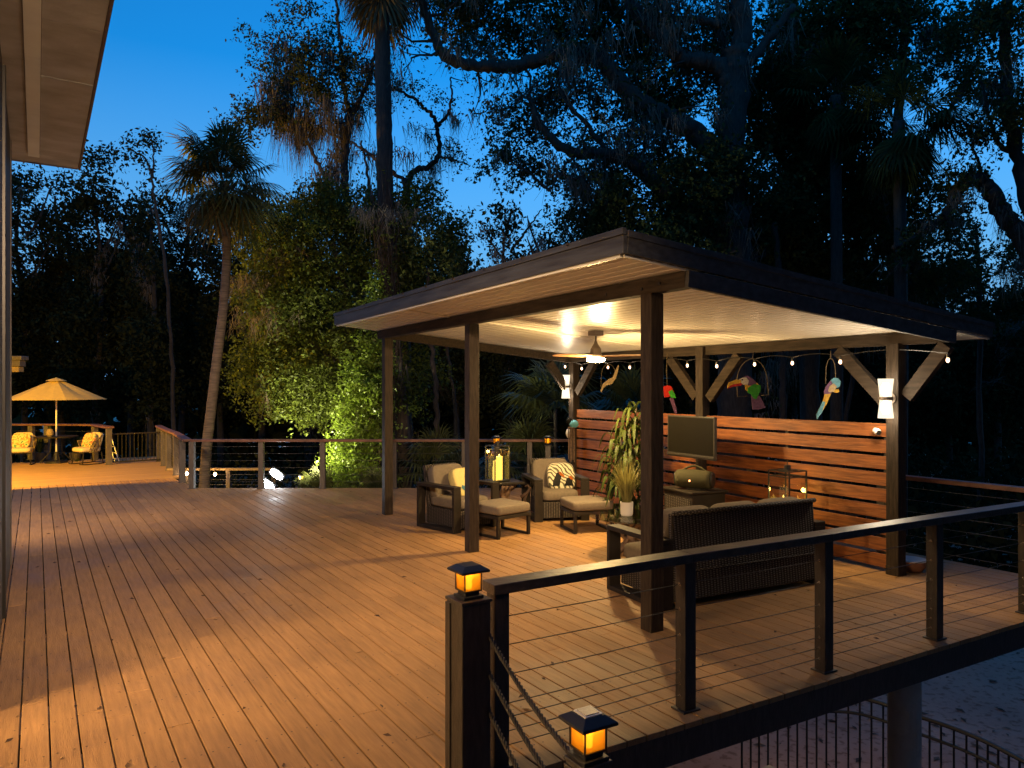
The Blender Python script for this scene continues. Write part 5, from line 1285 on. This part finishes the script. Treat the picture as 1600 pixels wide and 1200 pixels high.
# palmettos
def palmetto(label, px, py, d, s, seed, dark=False):
    t_ = thing('palmetto', label, 'plant', tuple(P(px,py,d).xy)+(GZ,)); rng = np.random.default_rng(seed)
    z = CH-(py-HZ)/FP*d
    MB().tube([(0,0,0),(0,0,z-GZ)], .04, 8).build('stem', M['bark'], t_)
    fan_palm_crown(t_, (0,0,z-GZ), 1, 18, rng, M['leafdark'] if dark else M['palm'], M['palmdead'], skirt=0, blade=s, pet=s*.6, ups=(-.05,.95))
palmetto('large palmetto with fan leaves behind the lamp post left of the far pavilion post', 822, 730, 17, .95, 3)
palmetto('palmetto with upright fans behind the first lounge chair', 680, 735, 17.5, .8, 4)
palmetto('small spiky palmetto beyond the railing left of the climbing vine', 500, 775, 16.2, .5, 5)
palmetto('drooping palmetto close behind the far pavilion post', 868, 640, 16.5, 1.0, 6)
palmetto('dark palmetto behind the slat fence near the wooden bird', 990, 640, 19, .9, 7)
palmetto('low palmetto at the foot of the climbing vine', 590, 775, 16.3, .5, 8)

# ---- big live oaks at upper right
OKL = [
 ([(1150,960),(1152,800),(1150,640),(1148,520),(1150,420),(1142,330),(1140,240),(1150,150),(1148,80)], 62, 40),
 ([(1140,260),(1110,230),(1075,200),(1040,182),(1000,160),(965,125),(935,92),(900,80),(860,88),(810,102),(770,104),(720,98),(690,80),(672,40),(655,-10)], 36, 12),
 ([(1130,380),(1090,335),(1050,305),(1010,272),(975,248),(930,240),(890,236),(860,215),(840,185),(826,150)], 32, 8),
 ([(1150,160),(1130,108),(1100,98),(1068,92),(1042,66),(1010,36),(980,0)], 30, 18),
 ([(1148,100),(1160,40),(1150,-30)], 30, 26), ([(1125,40),(1080,30),(1030,30),(990,34)], 14, 8),
 ([(960,245),(920,200),(880,150),(870,120)], 9, 4), ([(900,240),(880,262),(858,300)],5,2), ([(1150,120),(1200,60),(1240,10)],16,10)]
tree('live_oak', 'huge dark live oak with long sweeping moss-hung limbs above the pavilion roof', 'tree', (1150,960), 18.5, OKL,
 ells=[(760,40,80,40,1.6,1.6,300),(880,20,100,45,1.6,1.8,480),(1080,150,70,50,1.6,1.5,240),(1000,60,80,50,1.6,1.5,200),(1130,60,60,60,1.6,1.5,200),(720,10,50,30,1.6,1,90),(980,200,70,50,1.6,1.4,200),(900,170,70,45,1.6,1.4,150),(820,190,60,40,1.6,1.2,120),(790,250,50,26,1.6,1,70),(870,290,34,34,1.6,1,60),(1010,110,60,45,1.6,1.4,130),(1060,20,90,35,1.6,1.6,170),(960,40,60,30,1.6,1.4,110),
       (960,330,60,60,.5,1.4,400),(1030,390,90,60,.5,1.6,650),(1100,300,80,60,.3,1.6,700),(1060,250,60,40,1.6,1.4,110),(940,300,36,46,1.6,1,90)],
 leaf=.105, per=24, seed=51, br=(7,1.5,.04), brleaf=5, moss=290, mossl=(.3,1.2), mossw=.022)
tree('live_oak', 'dark moss-draped live oak filling the top right above the pavilion', 'tree', (1265,960), 21, [
 ([(1270,960),(1268,700),(1262,500),(1255,350),(1250,220),(1240,100),(1235,-20)], 34, 20),([(1255,300),(1290,220),(1320,140),(1330,40)],12,6),([(1250,200),(1215,140),(1195,60)],12,6),([(1400,960),(1396,700),(1395,450),(1398,250),(1410,100),(1420,-20)],20,12),([(1300,960),(1330,600),(1400,300),(1480,180),(1530,90)],9,5,False)],
 ells=[(1200,150,70,80,0,1.8,520),(1260,60,70,60,0,1.8,520),(1340,40,80,50,0,1.8,480),(1180,350,90,60,0,1.8,760),(1280,320,90,70,0,1.8,860),(1400,340,80,60,0,1.6,600),(1240,230,80,60,0,1.8,560),(1450,60,60,60,0,1.4,190),(1330,240,60,60,0,1.6,260),(1500,140,50,60,0,1.2,110),(1200,400,90,40,0,1.4,280),(1320,420,90,40,0,1.4,300),(1430,430,70,36,0,1.4,220),(1360,120,40,50,0,1.4,90)],
 leaf=.115, per=24, seed=52, br=(6,1.4,.035), brleaf=4, moss=420, mossl=(.4,2.0), mossw=.024, m='leafolive')
tree('live_oak', 'dark live oak at the right edge with thick crooked limbs against the pale sky gap', 'tree', (1640,960), 17, [
 ([(1650,960),(1648,700),(1640,520),(1625,430),(1600,375),(1572,340),(1550,300),(1528,280),(1508,285),(1494,300),(1486,325),(1462,350),(1430,370),(1395,390)], 40, 8),
 ([(1640,440),(1610,330),(1590,240),(1575,160),(1572,60),(1580,-20)], 24, 14),([(1590,250),(1560,220),(1545,180),(1530,120)],9,4),([(1530,282),(1530,255),(1520,235)],6,3)],
 ells=[(1570,60,50,60,0,1.2,170),(1520,200,36,40,0,1,70),(1585,190,36,60,0,1,110),(1490,290,30,26,0,.8,30),(1540,20,60,36,0,1.2,110),(1440,380,40,20,0,.8,40)],
 leaf=.095, per=22, seed=53, br=(4,.9,.022), brleaf=4, moss=70, mossl=(.3,1.0), mossw=.018)
tree('young_tree', 'small leafy tree poking into the pale sky gap right of the roof end', 'tree', (1530,960), 24, [([(1530,960),(1532,700),(1530,500),(1528,400),(1524,350)], 10, 4)],
 ells=[(1530,405,60,24,0,1.6,70),(1470,440,60,30,0,1.6,120),(1580,450,60,40,0,1.6,150),(1500,470,90,40,0,1.8,330),(1590,380,26,20,0,.8,30),(1520,362,16,14,0,.6,12)], leaf=.13, per=20, seed=54)
# skirted palms in the dark
def dark_palm(label, px, py, d, s, seed, sk=34):
    t_ = thing('palm_tree', label, 'palm tree', tuple(P(px,py,d).xy)+(GZ,)); rng = np.random.default_rng(seed); z = P(px,py,d).z-GZ
    MB().tube([(0,0,0),(.05,0,z*.5),(0,0,z)], [.17,.15,.13], 12).build('trunk', M['bark'], t_, smooth=True)
    fan_palm_crown(t_, (0,0,z), 1, 26, rng, M['leafdark'], M['leafdark'], skirt=sk, blade=s, pet=s*.75)
dark_palm('dark palm with a thick shaggy skirt of fronds against the blue sky at upper right', 1405, 190, 17.5, 1.05, 61)
dark_palm('shaggy dark palm crown hidden among the oak leaves right of the great oak trunk', 1305, 150, 19, 1.0, 62)
# ---- distant trees against the sky
def far_tree(label, px, top, d, w, seed, sparse=False, n=None, group='dark trees along the far treeline', name='forest_tree'):
    rg = random.Random(seed); hw = w
    limbs = [([(px+rg.uniform(-8,8),800),(px,620),(px+rg.uniform(-12,12),480),(px+rg.uniform(-15,15),(top+480)/2),(px+rg.uniform(-15,15),top+20)], 11, 3)]
    for k in range(5):
        y0 = rg.uniform(top+60, 480); s = rg.choice((-1,1)); limbs.append(([(px,y0),(px+s*hw*.4,y0-30),(px+s*hw*.8,y0-rg.uniform(50,90))], 5, 1.5))
    ells = []; H_ = 640-top
    for k in range(9):
        t = k/8; yy = top+20+t*H_*.85; ells.append((px+rg.uniform(-.4,.4)*hw, yy, hw*(.45+.5*t)*rg.uniform(.7,1.1), 30+14*t, rg.uniform(-1,1), 1.8, int((52+60*t)*(.45 if sparse and t < .5 else 1))))
    return tree(name, label, 'tree', (px,800), d, limbs, ells=ells, leaf=.20, per=15, m='far', seed=seed, L=.8, thick=.28, moss=18 if not sparse else 34, mossl=(.5,1.6), mossw=.03, group=group, bark='farbark')
FT = [(-40,300,34,60,'at the far left edge behind the house post'),(40,272,36,52,'directly above the patio umbrella'),(95,285,38,50,'just right of the patio umbrella top'),(150,258,35,48,'below the corner of the boarded eave'),
 (205,300,37,44,'left of the thin pointed tree'),(236,300,33,30,'with a thin pointed top reaching above its neighbours'),(285,310,38,48,'directly left of the leaning palm crown'),(345,330,36,52,'directly behind the leaning palm trunk'),(410,300,38,56,'behind the left side of the floodlit oak'),
 (480,320,40,56,'behind the middle of the floodlit oak'),(560,340,36,56,'behind the mossy forked oak'),(640,340,38,56,'behind the tall straight palm'),(715,392,36,44,'left of the round-topped tree above the roof'),(800,318,33,58,'with a rounded top above the middle of the pavilion roof'),(860,345,37,46,'right of the round-topped tree above the roof'),
 (925,350,36,56,'behind the peak of the pavilion roof'),(1000,380,38,60,'behind the near corner of the roof'),(1080,380,36,60,'behind the great live oak trunk'),(1160,390,38,60,'behind the middle of the dark roof edge'),(1240,400,36,60,'behind the toucan ornament'),(1320,410,38,60,'behind the parrot ornament'),
 (1400,430,36,60,'behind the lit pavilion post'),(1480,490,38,60,'behind the tip of the roof'),(1560,490,36,60,'at the right behind the railing'),(1640,460,38,60,'at the far right edge')]
for i, (px, top, d, w_, s) in enumerate(FT):
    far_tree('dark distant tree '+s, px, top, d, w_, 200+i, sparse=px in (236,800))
# thin branch reaching high at (230,200)
tree('bare_tree', 'thin-branched small-leaved tree rising above the left treeline against the blue sky', 'tree', (240,800), 31, [([(275,800),(270,600),(262,450),(248,350),(241,310),(236,270),(224,245),(205,235)], 7, 2),([(238,280),(240,240),(236,215),(226,205)],3,1.5)],
 ells=[(232,215,20,14,0,.6,14),(206,232,14,12,0,.5,10),(215,250,16,8,0,.5,7),(236,250,12,16,0,.5,6)], leaf=.16, per=16, seed=71, L=.5, thick=.18, m='far', bark='farbark')
# far woods: one dense mass nobody could count
rng = np.random.default_rng(9); n = 26000
ang = rng.uniform(-44,44,n)*math.pi/180; d = rng.uniform(43,54,n); hmax = 7.5+2.0*np.sin(ang*9)+1.2*np.sin(ang*23)
pos = np.stack([np.tan(ang)*d, d, GZ+rng.uniform(0,1,n)**.8*(hmax-GZ)],1)
V, F = leaf_quads(pos, .95, rng, aspect=.75)
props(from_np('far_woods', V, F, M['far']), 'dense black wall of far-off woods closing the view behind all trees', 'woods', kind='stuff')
rng = np.random.default_rng(10); n = 30000
x = rng.uniform(-22,26,n); y = rng.uniform(19,38,n); hh = 2.0+1.2*np.sin(x*.9)*np.sin(y*.7)
pos = np.stack([x, y, GZ+rng.uniform(0,1,n)*hh],1); pos = pos[(x < 8)|(y > 27)]
V, F = leaf_quads(pos, .22, rng, aspect=.5)
x2 = rng.uniform(7.5,30,30000); y2 = rng.uniform(14.5,34,30000); hh2 = 1.9+.6*np.sin(x2*1.3)+.5*np.sin(y2*.9)
V2, F2 = leaf_quads(np.stack([x2,y2,GZ+rng.uniform(0,1,30000)*hh2],1), .28, rng, aspect=.5); F = np.concatenate([F, F2+len(V)]); V = np.concatenate([V,V2])
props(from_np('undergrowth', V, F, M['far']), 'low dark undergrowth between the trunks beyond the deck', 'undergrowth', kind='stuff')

# unseen trees added round the viewpoint to keep sky light off the deck
rng = np.random.default_rng(12)
for k, (x, y, r_, zc_, lb) in enumerate(((9,-7,7,13,'right of'),(-9,-9,7,13,'left of'),(1,-15,7,12,'straight behind'),(14,3,6,13,'to the right beside'),(2,-4,6,15,'overhanging'))):
    t_ = thing('sky_blocker_tree', 'added oak blocking sky light, %s the viewpoint, out of view' % lb, 'tree', (x,y-4,GZ))
    MB().tube([(0,0,0),(.2,.5,6),(0,3.6,zc_-GZ)], [.45,.33,.15], 10).build('trunk', M['bark'], t_, smooth=True)
    n = 9000; u = unit(n, rng)*rng.uniform(.1,1,(n,1))**.4; pos = u*np.array((r_,r_,2.6)) + np.array((0,4,zc_-GZ))
    V, F = leaf_quads(pos, .42, rng, aspect=.7); from_np('crown', V, F, M['leafdark'], t_)
rng = np.random.default_rng(13); n = 15000  # unseen woods ring added to cut light from the sky behind
ang = rng.uniform(48,312,n)*math.pi/180; d = rng.uniform(20,30,n)
pos = np.stack([np.sin(ang)*d, np.cos(ang)*d, GZ+rng.uniform(0,1,n)*16],1); V, F = leaf_quads(pos, 1.3, rng, aspect=.75)
props(from_np('sky_blocker_woods', V, F, M['far']), 'added ring of dark woods behind the viewpoint, out of view, cutting sky light', 'woods', kind='stuff')
